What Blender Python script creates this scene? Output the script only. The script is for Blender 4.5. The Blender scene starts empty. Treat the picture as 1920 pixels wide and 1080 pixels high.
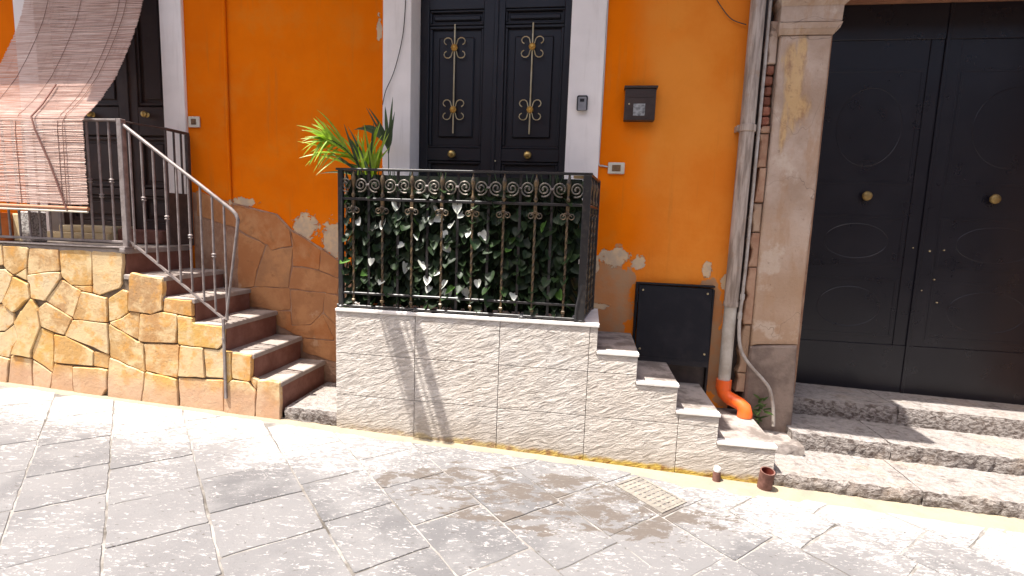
import bpy, bmesh, math, random
from mathutils import Vector, Matrix, Euler
random.seed(7)
rad = math.radians
scene = bpy.context.scene
C = scene.collection

# ------------------------------------------------------------------ camera
cam_data = bpy.data.cameras.new('camera')
cam_data.sensor_width = 36.0
cam_data.lens = 18.0                      # 90 degrees wide
cam_data.clip_start = 0.05
cam_data.clip_end = 400
cam = bpy.data.objects.new('camera', cam_data)
C.objects.link(cam)
cam.location = (0.0, -3.79, 1.45)
yaw, pitch, roll = rad(8.3425), rad(7.0549), rad(-2.0268)
fw = Vector((-math.sin(yaw) * math.cos(pitch), math.cos(yaw) * math.cos(pitch), -math.sin(pitch)))
rt = Vector((math.cos(yaw), math.sin(yaw), 0))
dn = fw.cross(rt)
c_, s_ = math.cos(roll), math.sin(roll)
r2 = rt * c_ + dn * s_
d2 = dn * c_ - rt * s_
rotm = Matrix((r2, -d2, -fw)).transposed()
cam.rotation_euler = rotm.to_euler()
scene.camera = cam

# ------------------------------------------------------------------ sky and sun
SUN = Vector((-0.31, -0.20, 1.0)).normalized()      # direction towards the sun
elev = math.asin(SUN.z)
azim = math.atan2(SUN.x, SUN.y)
world = bpy.data.worlds.new('World')
scene.world = world
world.use_nodes = True
wn = world.node_tree.nodes
wn.clear()
sky = wn.new('ShaderNodeTexSky')
sky.sky_type = 'NISHITA'
sky.sun_disc = False
sky.sun_elevation = elev
sky.sun_rotation = azim
sky.air_density = 0.8
sky.dust_density = 4.0
sky.ozone_density = 0.4
bg = wn.new('ShaderNodeBackground')
bg.inputs['Strength'].default_value = 0.13
wo = wn.new('ShaderNodeOutputWorld')
world.node_tree.links.new(sky.outputs[0], bg.inputs['Color'])
world.node_tree.links.new(bg.outputs[0], wo.inputs['Surface'])
sd = bpy.data.lights.new('sun', 'SUN')
sd.energy = 4.3
sd.angle = rad(0.45)
sd.color = (1.0, 0.955, 0.89)
sun = bpy.data.objects.new('sun', sd)
C.objects.link(sun)
sun.location = SUN * 20
sun.rotation_euler = SUN.to_track_quat('Z', 'Y').to_euler()
scene.view_settings.view_transform = 'Standard'
scene.view_settings.look = 'None'
scene.view_settings.gamma = 1.0
scene.view_settings.use_curve_mapping = False
scene.view_settings.exposure = 1.46

# ------------------------------------------------------------------ material helpers
class NT:
    def __init__(s, name):
        s.m = bpy.data.materials.new(name)
        s.m.use_nodes = True
        s.t = s.m.node_tree
        s.t.nodes.clear()
        s._pos = None
    def n(s, typ, **kw):
        nd = s.t.nodes.new('ShaderNode' + typ)
        for k, v in kw.items():
            setattr(nd, k, v)
        return nd
    def link(s, a, b):
        s.t.links.new(a, b)
    def put(s, sock, v):
        if hasattr(v, 'is_output') or isinstance(v, bpy.types.NodeSocket):
            s.link(v, sock)
        elif isinstance(v, (tuple, list)) and len(v) == 3 and sock.type == 'RGBA':
            sock.default_value = (*v, 1)
        else:
            sock.default_value = v
    def pos(s):
        if s._pos is None:
            s._pos = s.n('NewGeometry').outputs['Position']
        return s._pos
    def xyz(s):
        nd = s.n('SeparateXYZ')
        s.link(s.pos(), nd.inputs[0])
        return nd.outputs
    def map(s, scale=(1, 1, 1), rot=(0, 0, 0), loc=None):
        nd = s.n('Mapping')
        s.link(s.pos(), nd.inputs['Vector'])
        nd.inputs['Scale'].default_value = scale
        nd.inputs['Rotation'].default_value = rot
        if loc is not None:
            s.put(nd.inputs['Location'], loc)
        return nd.outputs[0]
    def map2(s, rot, scale, loc=None):      # turn first, then stretch
        a = s.map((1, 1, 1), rot, loc)
        nd = s.n('Mapping')
        s.link(a, nd.inputs['Vector'])
        nd.inputs['Scale'].default_value = scale
        return nd.outputs[0]
    def noise(s, scale=5, detail=6, rough=.55, vec=None, dist=0):
        nd = s.n('TexNoise')
        s.link(vec or s.pos(), nd.inputs['Vector'])
        nd.inputs['Scale'].default_value = scale
        nd.inputs['Detail'].default_value = detail
        nd.inputs['Roughness'].default_value = rough
        nd.inputs['Distortion'].default_value = dist
        return nd.outputs['Fac']
    def voro(s, scale=10, feature='F1', vec=None, rnd=1):
        nd = s.n('TexVoronoi', feature=feature)
        s.link(vec or s.pos(), nd.inputs['Vector'])
        nd.inputs['Scale'].default_value = scale
        nd.inputs['Randomness'].default_value = rnd
        return nd.outputs['Distance']
    def math(s, op, a, b=0.0, clamp=False):
        nd = s.n('Math', operation=op, use_clamp=clamp)
        s.put(nd.inputs[0], a)
        s.put(nd.inputs[1], b)
        return nd.outputs[0]
    def step(s, v, a, b):                 # smooth 0..1 from a to b
        nd = s.n('MapRange', interpolation_type='SMOOTHSTEP')
        s.put(nd.inputs[0], v)
        nd.inputs[1].default_value = a
        nd.inputs[2].default_value = b
        return nd.outputs[0]
    def mix(s, f, a, b, mode='MIX'):
        nd = s.n('Mix', data_type='RGBA', blend_type=mode)
        s.put(nd.inputs[0], f)
        s.put(nd.inputs[6], a)
        s.put(nd.inputs[7], b)
        return nd.outputs[2]
    def rnd(s):
        return s.n('ObjectInfo').outputs['Random']
    def bump(s, h, strength=.5, dist=.01, prev=None):
        nd = s.n('Bump')
        nd.inputs['Strength'].default_value = strength
        nd.inputs['Distance'].default_value = dist
        s.link(h, nd.inputs['Height'])
        if prev is not None:
            s.link(prev, nd.inputs['Normal'])
        return nd.outputs[0]
    def blob(s, x, z, rx, rz, noise_sock, amt=.9, soft=.04):      # ragged patch on a wall, 1 inside
        o = s.xyz()
        dx = s.math('DIVIDE', s.math('SUBTRACT', o[0], x), rx)
        dz = s.math('DIVIDE', s.math('SUBTRACT', o[2], z), rz)
        d = s.math('SQRT', s.math('ADD', s.math('MULTIPLY', dx, dx), s.math('MULTIPLY', dz, dz)))
        d = s.math('ADD', d, s.math('MULTIPLY', s.math('SUBTRACT', noise_sock, .5), amt * 3))
        return s.step(d, .99 + soft, .99 - soft)
    def done(s, col, rough=.8, spec=.3, metal=0, normal=None, trans=0, coat=0):
        p = s.n('BsdfPrincipled')
        s.put(p.inputs['Base Color'], col)
        s.put(p.inputs['Roughness'], rough)
        p.inputs['Specular IOR Level'].default_value = spec
        s.put(p.inputs['Metallic'], metal)
        if coat:
            p.inputs['Coat Weight'].default_value = coat
            p.inputs['Coat Roughness'].default_value = .12
        if normal is not None:
            s.link(normal, p.inputs['Normal'])
        out = s.n('OutputMaterial')
        sh = p.outputs[0]
        if trans:
            tr = s.n('BsdfTranslucent')
            s.put(tr.inputs['Color'], col)
            mx = s.n('MixShader')
            mx.inputs[0].default_value = trans
            s.link(sh, mx.inputs[1])
            s.link(tr.outputs[0], mx.inputs[2])
            sh = mx.outputs[0]
        s.link(sh, out.inputs['Surface'])
        return s.m

def simple(name, c1, c2=None, scale=6, rough=.7, spec=.3, metal=0, bump=0, bscale=60, bdist=.004, ov=0, trans=0, lo=.35, hi=.68, coat=0):
    t = NT(name)
    col = c1
    if c2:
        col = t.mix(t.step(t.noise(scale, 8, .62), lo, hi), c1, c2)
    if ov:
        f = t.math('ADD', t.math('MULTIPLY', t.rnd(), ov * 2), 1 - ov)
        cc = t.n('CombineColor')
        for i in range(3):
            t.link(f, cc.inputs[i])
        col = t.mix(1.0, col, cc.outputs[0], 'MULTIPLY')
    nrm = t.bump(t.noise(bscale, 5, .6), bump, bdist) if bump else None
    return t.done(col, rough, spec, metal, nrm, trans, coat)

# ------------------------------------------------------------------ mesh helpers
ORI = {}
def link(o, origin):
    C.objects.link(o)
    ORI[o] = Vector(origin)
    return o
def tag(o, label=None, cat=None, group=None, kind=None):
    if label: o['label'] = label
    if cat: o['category'] = cat
    if group: o['group'] = group
    if kind: o['kind'] = kind
    return o
def thing(name, loc, label, cat, group=None):
    o = bpy.data.objects.new(name, None)
    o.empty_display_size = .1
    link(o, loc)
    o.location = loc
    return tag(o, label, cat, group)

class MB:
    def __init__(s):
        s.v = []; s.f = []
    def add(s, vs, fs):
        k = len(s.v)
        s.v += [Vector(p) for p in vs]
        s.f += [tuple(i + k for i in f) for f in fs]
        return s
    def box(s, x0, x1, y0, y1, z0, z1, b=0):
        if b <= 0:
            vs = [(x, y, z) for z in (z0, z1) for y in (y0, y1) for x in (x0, x1)]
            return s.add(vs, [(0, 2, 3, 1), (4, 5, 7, 6), (0, 1, 5, 4), (2, 6, 7, 3), (0, 4, 6, 2), (1, 3, 7, 5)])
        b = min(b, (x1 - x0) * .45, (y1 - y0) * .45, (z1 - z0) * .45)
        bm = bmesh.new()
        bmesh.ops.create_cube(bm, size=1)
        for v in bm.verts:
            v.co = Vector(((x0 + x1) / 2 + v.co.x * (x1 - x0), (y0 + y1) / 2 + v.co.y * (y1 - y0), (z0 + z1) / 2 + v.co.z * (z1 - z0)))
        bmesh.ops.bevel(bm, geom=bm.edges[:], offset=b, segments=1, affect='EDGES')
        bm.verts.index_update()
        s.add([v.co.copy() for v in bm.verts], [[v.index for v in f.verts] for f in bm.faces])
        bm.free()
        return s
    def tube(s, pts, r, n=8, caps=True, closed=False, twist=0, flat=None):
        pts = [Vector(p) for p in pts]
        m = len(pts)
        rr = r if isinstance(r, (list, tuple)) else [r] * m
        up = None
        vs = []
        for i, p in enumerate(pts):
            if closed:
                t = (pts[(i + 1) % m] - pts[i - 1]).normalized()
            else:
                t = (pts[min(i + 1, m - 1)] - pts[max(i - 1, 0)]).normalized()
            if up is None:
                up = Vector((0, -1, 0)) if abs(t.y) < .9 else Vector((0, 0, 1))
            a = (up - t * up.dot(t)).normalized()
            up = a
            b = t.cross(a)
            for k in range(n):
                ang = 2 * math.pi * k / n + twist * i + (math.pi / 4 if n == 4 else 0)
                ka, kb = (1, 1) if flat is None else flat
                vs.append(p + a * math.cos(ang) * rr[i] * ka + b * math.sin(ang) * rr[i] * kb)
        fs = []
        for i in range(m if closed else m - 1):
            j = (i + 1) % m
            for k in range(n):
                l = (k + 1) % n
                fs.append((i * n + k, i * n + l, j * n + l, j * n + k))
        if caps and not closed:
            fs.append(tuple(range(n))[::-1])
            fs.append(tuple((m - 1) * n + k for k in range(n)))
        return s.add(vs, fs)
    def lathe(s, c, prof, axis='z', n=16):        # prof: (radius, height along axis)
        c = Vector(c)
        vs = []; fs = []
        for (r, h) in prof:
            for k in range(n):
                a = 2 * math.pi * k / n
                u, w = r * math.cos(a), r * math.sin(a)
                vs.append(c + (Vector((u, w, h)) if axis == 'z' else Vector((u, h, w)) if axis == 'y' else Vector((h, u, w))))
        m = len(prof)
        for i in range(m - 1):
            for k in range(n):
                l = (k + 1) % n
                fs.append((i * n + k, i * n + l, (i + 1) * n + l, (i + 1) * n + k))
        fs.append(tuple(range(n))[::-1])
        fs.append(tuple((m - 1) * n + k for k in range(n)))
        return s.add(vs, fs)
    def prism(s, poly, y0, y1, b=.006, f=None):    # poly in (x,z), front face at y0, back at y1
        f = f or (lambda u, v, w: (u, w, v))
        P = [Vector(p) for p in poly]
        n = len(P)
        ar = sum(P[i].x * P[(i + 1) % n].y - P[(i + 1) % n].x * P[i].y for i in range(n))
        if ar < 0:
            P.reverse()
        ins = inset(P, b)
        vs = [f(p.x, p.y, y1) for p in P] + [f(p.x, p.y, y0 + b) for p in P] + [f(p.x, p.y, y0) for p in ins]
        fs = [tuple(range(n))]
        for i in range(n):
            j = (i + 1) % n
            fs.append((i, j, n + j, n + i))
            fs.append((n + i, n + j, 2 * n + j, 2 * n + i))
        fs.append(tuple(2 * n + i for i in range(n))[::-1])
        return s.add(vs, fs)
    def build(s, name, mat, parent=None, smooth=False, origin=None, mesh_only=False):
        if origin is None:
            lo = Vector([min(v[i] for v in s.v) for i in range(3)])
            hi = Vector([max(v[i] for v in s.v) for i in range(3)])
            origin = Vector(((lo.x + hi.x) / 2, (lo.y + hi.y) / 2, lo.z))
        origin = Vector(origin)
        me = bpy.data.meshes.new(name)
        me.from_pydata([v - origin for v in s.v], [], s.f)
        bm = bmesh.new()
        bm.from_mesh(me)
        bmesh.ops.recalc_face_normals(bm, faces=bm.faces[:])
        bm.to_mesh(me)
        bm.free()
        me.materials.append(mat)
        if smooth:
            for p in me.polygons:
                p.use_smooth = True
            try:
                me.set_sharp_from_angle(angle=rad(50))
            except Exception:
                pass
        if mesh_only:
            return me
        o = bpy.data.objects.new(name, me)
        link(o, origin)
        if parent:
            o.parent = parent
            o.location = origin - ORI[parent]
        else:
            o.location = origin
        return o

def place(name, me, parent, loc, rot=(0, 0, 0), sc=(1, 1, 1)):
    o = bpy.data.objects.new(name, me)
    link(o, loc)
    if parent:
        o.parent = parent
        o.location = Vector(loc) - ORI[parent]
    else:
        o.location = loc
    o.rotation_euler = rot
    o.scale = sc
    return o

def inset(P, b):
    n = len(P)
    out = []
    for i in range(n):
        a, p, c = P[i - 1], P[i], P[(i + 1) % n]
        d1 = (p - a).normalized(); d2 = (c - p).normalized()
        n1 = Vector((-d1.y, d1.x)); n2 = Vector((-d2.y, d2.x))
        k = max(.35, 1 + n1.dot(n2))
        out.append(p + (n1 + n2) * (b / k))
    return out

def rough_poly(poly, seg=.045, jit=.004, gap=.004, rnd=random, ease=.008):
    """trace with small uneven steps, corners eased, shrunk by the joint"""
    P = [Vector(p) for p in poly]
    n = len(P)
    if sum(P[i].x * P[(i + 1) % n].y - P[(i + 1) % n].x * P[i].y for i in range(n)) < 0:
        P.reverse()
    P = inset(P, gap)
    out = []
    for i in range(n):
        a, b = P[i], P[(i + 1) % n]
        L = (b - a).length
        k = max(2, int(L / seg))
        e = min(ease, L * .25)
        d = (b - a) / L
        nn = Vector((-d.y, d.x))
        for j in range(k):
            t = e + (L - 2 * e) * j / (k - 1)
            out.append(a + d * t + nn * rnd.uniform(-jit, jit))
    return out

def clip(poly, a, b, c):        # keep a*x+b*y <= c
    out = []
    n = len(poly)
    for i in range(n):
        p, q = poly[i], poly[(i + 1) % n]
        dp, dq = a * p[0] + b * p[1] - c, a * q[0] + b * q[1] - c
        if dp <= 0: out.append(p)
        if dp * dq < 0:
            t = dp / (dp - dq)
            out.append((p[0] + (q[0] - p[0]) * t, p[1] + (q[1] - p[1]) * t))
    return out

def zg(x):                      # the street falls gently to the right
    return -0.0365 * (x + 1.0)

def arc(c, r, a0, a1, n, y):    # points of an arc in the x-z plane
    return [(c[0] + r * math.cos(a0 + (a1 - a0) * i / n), y, c[1] + r * math.sin(a0 + (a1 - a0) * i / n)) for i in range(n + 1)]
def spiral(c, r0, r1, a0, turns, n, y):
    out = []
    for i in range(n + 1):
        t = i / n
        r = r0 + (r1 - r0) * t
        a = a0 + turns * 2 * math.pi * t
        out.append((c[0] + r * math.cos(a), y, c[1] + r * math.sin(a)))
    return out

# ------------------------------------------------------------------ materials
MT = {}
def m_orange():
    t = NT('orange_plaster')
    o = t.xyz()
    big = t.noise(1.1, 5, .55)
    fine = t.noise(9, 8, .65)
    col = t.mix(t.step(big, .36, .66), (.82, .180, .002), (.73, .150, .002))
    # paler orange towards the downpipe
    toward_pipe = t.step(t.math('ADD', o[0], t.math('MULTIPLY', t.math('SUBTRACT', big, .5), 1.2)), .15, .55)
    col = t.mix(t.math('MULTIPLY', toward_pipe, .75), col, (.76, .28, .045))
    col = t.mix(t.math('MULTIPLY', t.step(fine, .55, .75), .25), col, (.62, .22, .03))
    mid = t.noise(2.6, 8, .68)
    col = t.mix(t.math('MULTIPLY', t.step(mid, .48, .66), .45), col, (.70, .215, .02))
    col = t.mix(t.math('MULTIPLY', t.step(t.noise(.7, 6, .6), .46, .62), .45), col, (.64, .125, .002))
    col = t.mix(t.math('MULTIPLY', t.step(t.noise(45, 5, .7), .58, .74), .22), col, (.50, .15, .02))
    # long vertical dirt streaks
    st = t.noise(3.0, 6, .6, t.map((5, 1, .35)))
    col = t.mix(t.math('MULTIPLY', t.step(st, .56, .74), .35), col, (.45, .16, .03))
    ns = t.noise(7, 7, .62)
    under = t.mix(t.step(t.noise(14, 6, .6), .4, .6), (.50, .38, .27), (.62, .45, .28))
    bare = t.mix(t.step(t.noise(5, 6, .6), .4, .62), (.50, .22, .09), (.42, .25, .14))
    low = None
    for (x, z, rx, rz) in [(.14, .93, .21, .33), (.86, .78, .10, .33), (.98, .55, .16, .22), (1.04, .45, .1, .3)]:
        b = t.blob(x, z, rx, rz, ns, .6)
        low = b if low is None else t.math('MAXIMUM', low, b)
    col = t.mix(low, col, bare)
    pe = None
    ns = t.noise(16, 8, .7)
    for (x, z, rx, rz) in [(-2.22, 1.37, .10, .085), (-2.00, 1.27, .075, .13), (.19, 1.24, .10, .055), (.36, 1.20, .045, .05),
                           (.84, 1.17, .03, .05), (.98, 1.10, .04, .05), (-1.615, 2.85, .018, .08), (.10, .88, .06, .02), (.05, 1.18, .03, .06), (-2.75, 1.55, .10, .03), (-.02, 1.95, .02, .05)]:
        b = t.blob(x, z, rx * 1.1, rz * 1.1, ns, 1.1)
        pe = b if pe is None else t.math('MAXIMUM', pe, b)
    col = t.mix(pe, col, under)
    h = t.math('ADD', t.noise(35, 6, .6), t.math('MULTIPLY', pe, -1.2))
    h2 = t.bump(t.noise(4, 4, .5), .35, .03)
    h3 = t.bump(t.math('SUBTRACT', 1.0, pe), .5, .008, h2)
    return t.done(col, .88, .05, 0, t.bump(h, .35, .006, h3))
MT['orange'] = m_orange()

def m_white(name, c1, c2):
    t = NT(name)
    col = t.mix(t.step(t.noise(3, 7, .6), .35, .7), c1, c2)
    st = t.noise(4.0, 6, .6, t.map((6, 6, .5)))
    col = t.mix(t.math('MULTIPLY', t.step(st, .54, .74), .25), col, (.55, .48, .42))
    return t.done(col, .75, .3, 0, t.bump(t.noise(30, 6, .6), .25, .005))
MT['white'] = m_white('white_frame_paint', (.85, .785, .735), (.77, .71, .66))

def m_pilaster():
    t = NT('worn_pilaster_plaster')
    o = t.xyz()
    vs = t.noise(7, 8, .68, t.map((1.6, 1, .38)))
    ns = t.noise(16, 8, .7, t.map((1, 1, .5)))
    big = t.noise(2.0, 7, .62)
    col = t.mix(t.step(big, .38, .64), (.36, .255, .185), (.50, .385, .305))
    col = t.mix(t.math('MULTIPLY', t.step(vs, .50, .66), .55), col, (.37, .22, .125))
    # lower half has lost more of its limewash
    lo = t.math('ADD', o[2], t.math('MULTIPLY', t.math('SUBTRACT', t.noise(3, 7, .65), .5), 1.6))
    col = t.mix(t.math('MULTIPLY', t.step(lo, 1.75, 1.15), .6), col, (.42, .27, .165))
    col = t.mix(t.math('MULTIPLY', t.step(t.noise(4.5, 7, .65), .56, .66), .6), col, (.56, .46, .37))
    y = None
    for (x, z, rx, rz) in [(1.285, 2.44, .055, .26), (1.24, 2.58, .05, .12), (1.335, 2.28, .05, .10), (1.235, 2.15, .02, .16), (1.30, 2.62, .03, .1)]:
        b = t.blob(x, z, rx, rz, vs, 1.0, .35)
        y = b if y is None else t.math('MAXIMUM', y, b)
    ochre = t.mix(t.step(ns, .46, .66), (.58, .37, .16), (.30, .155, .07))
    col = t.mix(t.math('MULTIPLY', y, .75), col, ochre)
    col = t.mix(t.math('MULTIPLY', t.step(t.noise(30, 6, .65), .62, .72), .5), col, (.17, .11, .075))
    crack = t.step(t.math('ABSOLUTE', t.math('SUBTRACT', t.noise(1.3, 4, .5, None, .4), .5)), .0022, .0)
    col = t.mix(t.math('MULTIPLY', crack, .6), col, (.12, .085, .065))
    h = t.math('ADD', t.noise(26, 7, .65), t.math('ADD', t.math('MULTIPLY', y, -.5), t.math('MULTIPLY', vs, .8)))
    return t.done(col, .88, .12, 0, t.bump(h, .75, .012))
MT['pilaster'] = m_pilaster()
MT['rough_render'] = simple('rough_brown_render', (.30, .16, .10), (.42, .27, .18), 7, .9, .15, 0, .8, 30, .012)
MT['brick'] = simple('broken_brick', (.24, .09, .06), (.34, .17, .11), 18, .9, .1, 0, .8, 50, .01, ov=.2)
MT['base_stone'] = simple('dark_base_stone', (.15, .11, .09), (.27, .205, .165), 6, .85, .25, 0, .7, 25, .012)

def m_tile():
    t = NT('riven_stone_tile')
    o = t.xyz()
    r = t.rnd()
    off = t.n('CombineXYZ')
    t.link(t.math('MULTIPLY', r, 29.0), off.inputs[0])
    w = t.map2((0, rad(20), 0), (.42, 1, 1.5), off.outputs[0])
    d = t.noise(5, 3, .5)
    nz = t.noise(24, 6, .6, w, .9)
    n2 = t.noise(60, 5, .6, w, .4)
    col = t.mix(t.step(nz, .35, .62), (.40, .365, .33), (.63, .59, .54))
    col = t.mix(t.math('MULTIPLY', t.step(t.noise(2, 5, .6), .4, .65), .4), col, (.58, .50, .42))
    col = t.mix(t.math('MULTIPLY', r, .35), col, (.50, .44, .38))
    drip = t.noise(3.5, 7, .65, t.map((4, 1, .3)))
    col = t.mix(t.math('MULTIPLY', t.step(drip, .54, .72), .35), col, (.36, .30, .25))
    # algae and rust along the foot
    hgt = t.math('ADD', o[2], t.math('MULTIPLY', t.math('ADD', o[0], 1.0), .0365))
    e = t.math('ADD', hgt, t.math('MULTIPLY', t.math('SUBTRACT', t.noise(9, 6, .6), .5), .085))
    sp = t.math('ADD', hgt, t.math('MULTIPLY', t.math('SUBTRACT', t.noise(5, 8, .7), .5), .45))
    col = t.mix(t.math('MULTIPLY', t.step(sp, .24, .02), .5), col, (.34, .285, .225))
    m = t.math('MULTIPLY', t.step(e, .062, .028), t.step(o[0], -2.2, .25))
    col = t.mix(m, col, t.mix(t.step(t.noise(15, 6, .6), .42, .6), (.46, .32, .07), (.24, .12, .03)))
    h = t.math('ADD', nz, t.math('MULTIPLY', n2, .35))
    f = t.bump(h, 1.0, .026)
    return t.done(col, .85, .2, 0, f)
MT['tile'] = m_tile()
MT['coping'] = simple('pale_coping_stone', (.76, .73, .69), (.66, .62, .57), 9, .7, .3, 0, .3, 40, .004)
def m_tread():
    t = NT('speckled_tread_stone')
    col = t.mix(t.step(t.noise(7, 7, .65), .42, .6), (.31, .27, .245), (.15, .125, .11))
    col = t.mix(t.math('MULTIPLY', t.step(t.noise(60, 4, .6), .55, .7), .5), col, (.16, .14, .13))
    return t.done(col, .75, .3, 0, t.bump(t.noise(50, 6, .6), .4, .004))
MT['tread'] = m_tread()

def m_clad():
    t = NT('ochre_cladding_stone')
    r = t.rnd()
    off = t.n('CombineXYZ')
    t.link(t.math('MULTIPLY', r, 37.0), off.inputs[0])
    t.link(t.math('MULTIPLY', r, 11.0), off.inputs[2])
    v = t.map((1, 1, 1), (0, 0, 0), off.outputs[0])
    a = t.mix(t.step(r, .15, .85), (.58, .36, .11), (.42, .25, .115))
    r2 = t.math('FRACT', t.math('MULTIPLY', r, 7.31))
    a = t.mix(t.step(r2, .55, .95), a, (.62, .48, .29))
    r3 = t.math('FRACT', t.math('MULTIPLY', r, 13.7))
    a = t.mix(t.math('MULTIPLY', t.step(r3, .55, 1.0), .7), a, (.55, .28, .09))
    col = t.mix(t.step(t.noise(5, 8, .66, v), .44, .60), a, (.64, .47, .255))
    col = t.mix(t.math('MULTIPLY', t.step(t.noise(9, 8, .66, v), .50, .64), .7), col, (.60, .30, .07))
    col = t.mix(t.math('MULTIPLY', t.step(t.noise(38, 5, .6, v), .62, .72), .5), col, (.22, .13, .07))
    # foot of the wall has weathered to a dull pink
    o = t.xyz()
    hgt = t.math('ADD', o[2], t.math('MULTIPLY', t.math('ADD', o[0], 1.0), .0365))
    e = t.math('ADD', hgt, t.math('MULTIPLY', t.math('SUBTRACT', t.noise(4, 5, .6), .5), .3))
    col = t.mix(t.math('MULTIPLY', t.step(e, .26, .08), .7), col, (.50, .32, .22))
    h = t.math('ADD', t.noise(6, 7, .62, v), t.math('MULTIPLY', t.noise(55, 5, .6, v), .25))
    return t.done(col, .82, .25, 0, t.bump(h, .55, .016))
MT['clad'] = m_clad()
MT['grout'] = simple('dark_grout', (.13, .10, .075), (.22, .17, .12), 14, .95, .1, 0, .6, 40, .006)

def m_dado():
    t = NT('painted_dado_stone')
    r = t.rnd()
    a = t.mix(r, (.44, .155, .045), (.38, .19, .09))
    col = t.mix(t.step(t.noise(5, 8, .65), .40, .64), a, (.50, .245, .105))
    col = t.mix(t.math('MULTIPLY', t.step(t.noise(8, 7, .6, None, 1), .55, .68), .6), col, (.30, .14, .06))
    col = t.mix(t.math('MULTIPLY', t.step(t.noise(4, 7, .65), .6, .68), .7), col, (.55, .36, .22))
    return t.done(col, .8, .25, 0, t.bump(t.noise(14, 7, .6), .6, .012))
MT['dado'] = m_dado()
MT['step_brown'] = simple('brown_stone_step', (.18, .075, .053), (.25, .12, .09), 8, .75, .3, 0, .5, 35, .006)
MT['step_top'] = simple('worn_tread_top', (.28, .235, .205), (.36, .31, .275), 8, .75, .3, 0, .5, 35, .006)

def m_slab():
    t = NT('lava_paving_slab')
    r = t.rnd()
    o = t.xyz()
    off = t.n('CombineXYZ')
    t.link(t.math('MULTIPLY', r, 53.0), off.inputs[0])
    v = t.map((1, 1, 1), (0, 0, 0), off.outputs[0])
    a = t.mix(r, (.104, .101, .104), (.158, .153, .154))
    a = t.mix(t.step(t.noise(3, 7, .65, v), .4, .62), a, (.165, .16, .16))
    # chisel flecks stretched along the wall
    fv = t.map2((0, 0, rad(-10)), (1, 2.4, 1), off.outputs[0])
    fl = t.math('ADD', t.math('MULTIPLY', t.noise(30, 6, .7, fv, .7), .72), t.math('MULTIPLY', t.noise(9, 6, .65, fv, .4), .28))
    dens = t.noise(2.3, 5, .6)
    # slabs get paler towards the houses
    wy = t.math('ADD', o[1], t.math('MULTIPLY', t.math('SUBTRACT', t.noise(2.2, 6, .6), .5), .9))
    side = t.step(t.math('ABSOLUTE', t.math('ADD', o[0], .25)), .5, 1.7)
    near_house = t.math('MULTIPLY', t.step(wy, -1.45, -.80), t.math('ADD', t.math('MULTIPLY', side, .75), .25))
    thr = t.math('SUBTRACT', t.math('ADD', fl, t.math('MULTIPLY', dens, .12)), t.math('SUBTRACT', .612, t.math('MULTIPLY', near_house, .13)))
    col = t.mix(t.math('MULTIPLY', t.step(thr, .0, .05), .85), a, (.38, .365, .35))
    col = t.mix(t.math('MULTIPLY', near_house, .4), col, (.29, .275, .265))
    # dark pits
    pit = t.noise(24, 4, .6, t.map((1, 2.2, 1), (0, 0, rad(-20)), off.outputs[0]), .5)
    col = t.mix(t.math('MULTIPLY', t.step(pit, .645, .69), .8), col, (.075, .065, .06))
    # old brown spills in front of the pale wall
    dx = t.math('DIVIDE', t.math('SUBTRACT', o[0], -.15), 1.75)
    dy = t.math('DIVIDE', t.math('SUBTRACT', o[1], -1.15), .58)
    dd = t.math('ADD', t.math('MULTIPLY', dx, dx), t.math('MULTIPLY', dy, dy))
    sp = t.math('SUBTRACT', t.math('ADD', t.noise(6.5, 10, .76, t.map2((0, 0, rad(-12)), (.8, 1.5, 1)), .3), t.step(dd, 1.2, .15)), 1.49)
    sp = t.math('ADD', sp, 0.0)
    col = t.mix(t.math('MULTIPLY', t.step(sp, .0, .025), .85), col, (.095, .077, .064))
    h = t.math('ADD', fl, t.math('MULTIPLY', t.noise(80, 4, .6), .3))
    return t.done(col, .72, .25, 0, t.bump(h, .5, .010))
MT['slab'] = m_slab()
MT['street'] = simple('pale_joint_mortar', (.30, .28, .26), (.085, .075, .065), 4, .95, .1, 0, .7, 60, .006)
MT['drain'] = simple('caked_drain_iron', (.25, .225, .19), (.16, .145, .13), 14, .9, .15, 0, .6, 60, .006)
MT['gutter'] = simple('yellowed_cement', (.33, .275, .185), (.235, .205, .16), 9, .9, .15, 0, .6, 60, .006)

def m_lava_step():
    t = NT('hewn_lava_step')
    nz = t.noise(34, 6, .62, t.map((.8, 1, 1.2)), .5)
    col = t.mix(t.step(nz, .36, .62), (.115, .09, .078), (.34, .305, .28))
    nzn = t.n('SeparateXYZ'); t.link(t.n('NewGeometry').outputs['True Normal'], nzn.inputs[0])
    worn = t.math('MULTIPLY', t.step(nzn.outputs[2], .6, .95), t.step(t.noise(9, 7, .65), .30, .55))
    col = t.mix(t.math('MULTIPLY', worn, .65), col, (.37, .34, .32))
    col = t.mix(t.math('MULTIPLY', t.step(t.noise(3, 6, .6), .5, .7), .4), col, (.40, .31, .23))
    return t.done(col, .85, .2, 0, t.bump(t.math('ADD', nz, t.math('MULTIPLY', t.noise(60, 5, .6), .3)), 1.0, .03))
MT['lava'] = m_lava_step()

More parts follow.
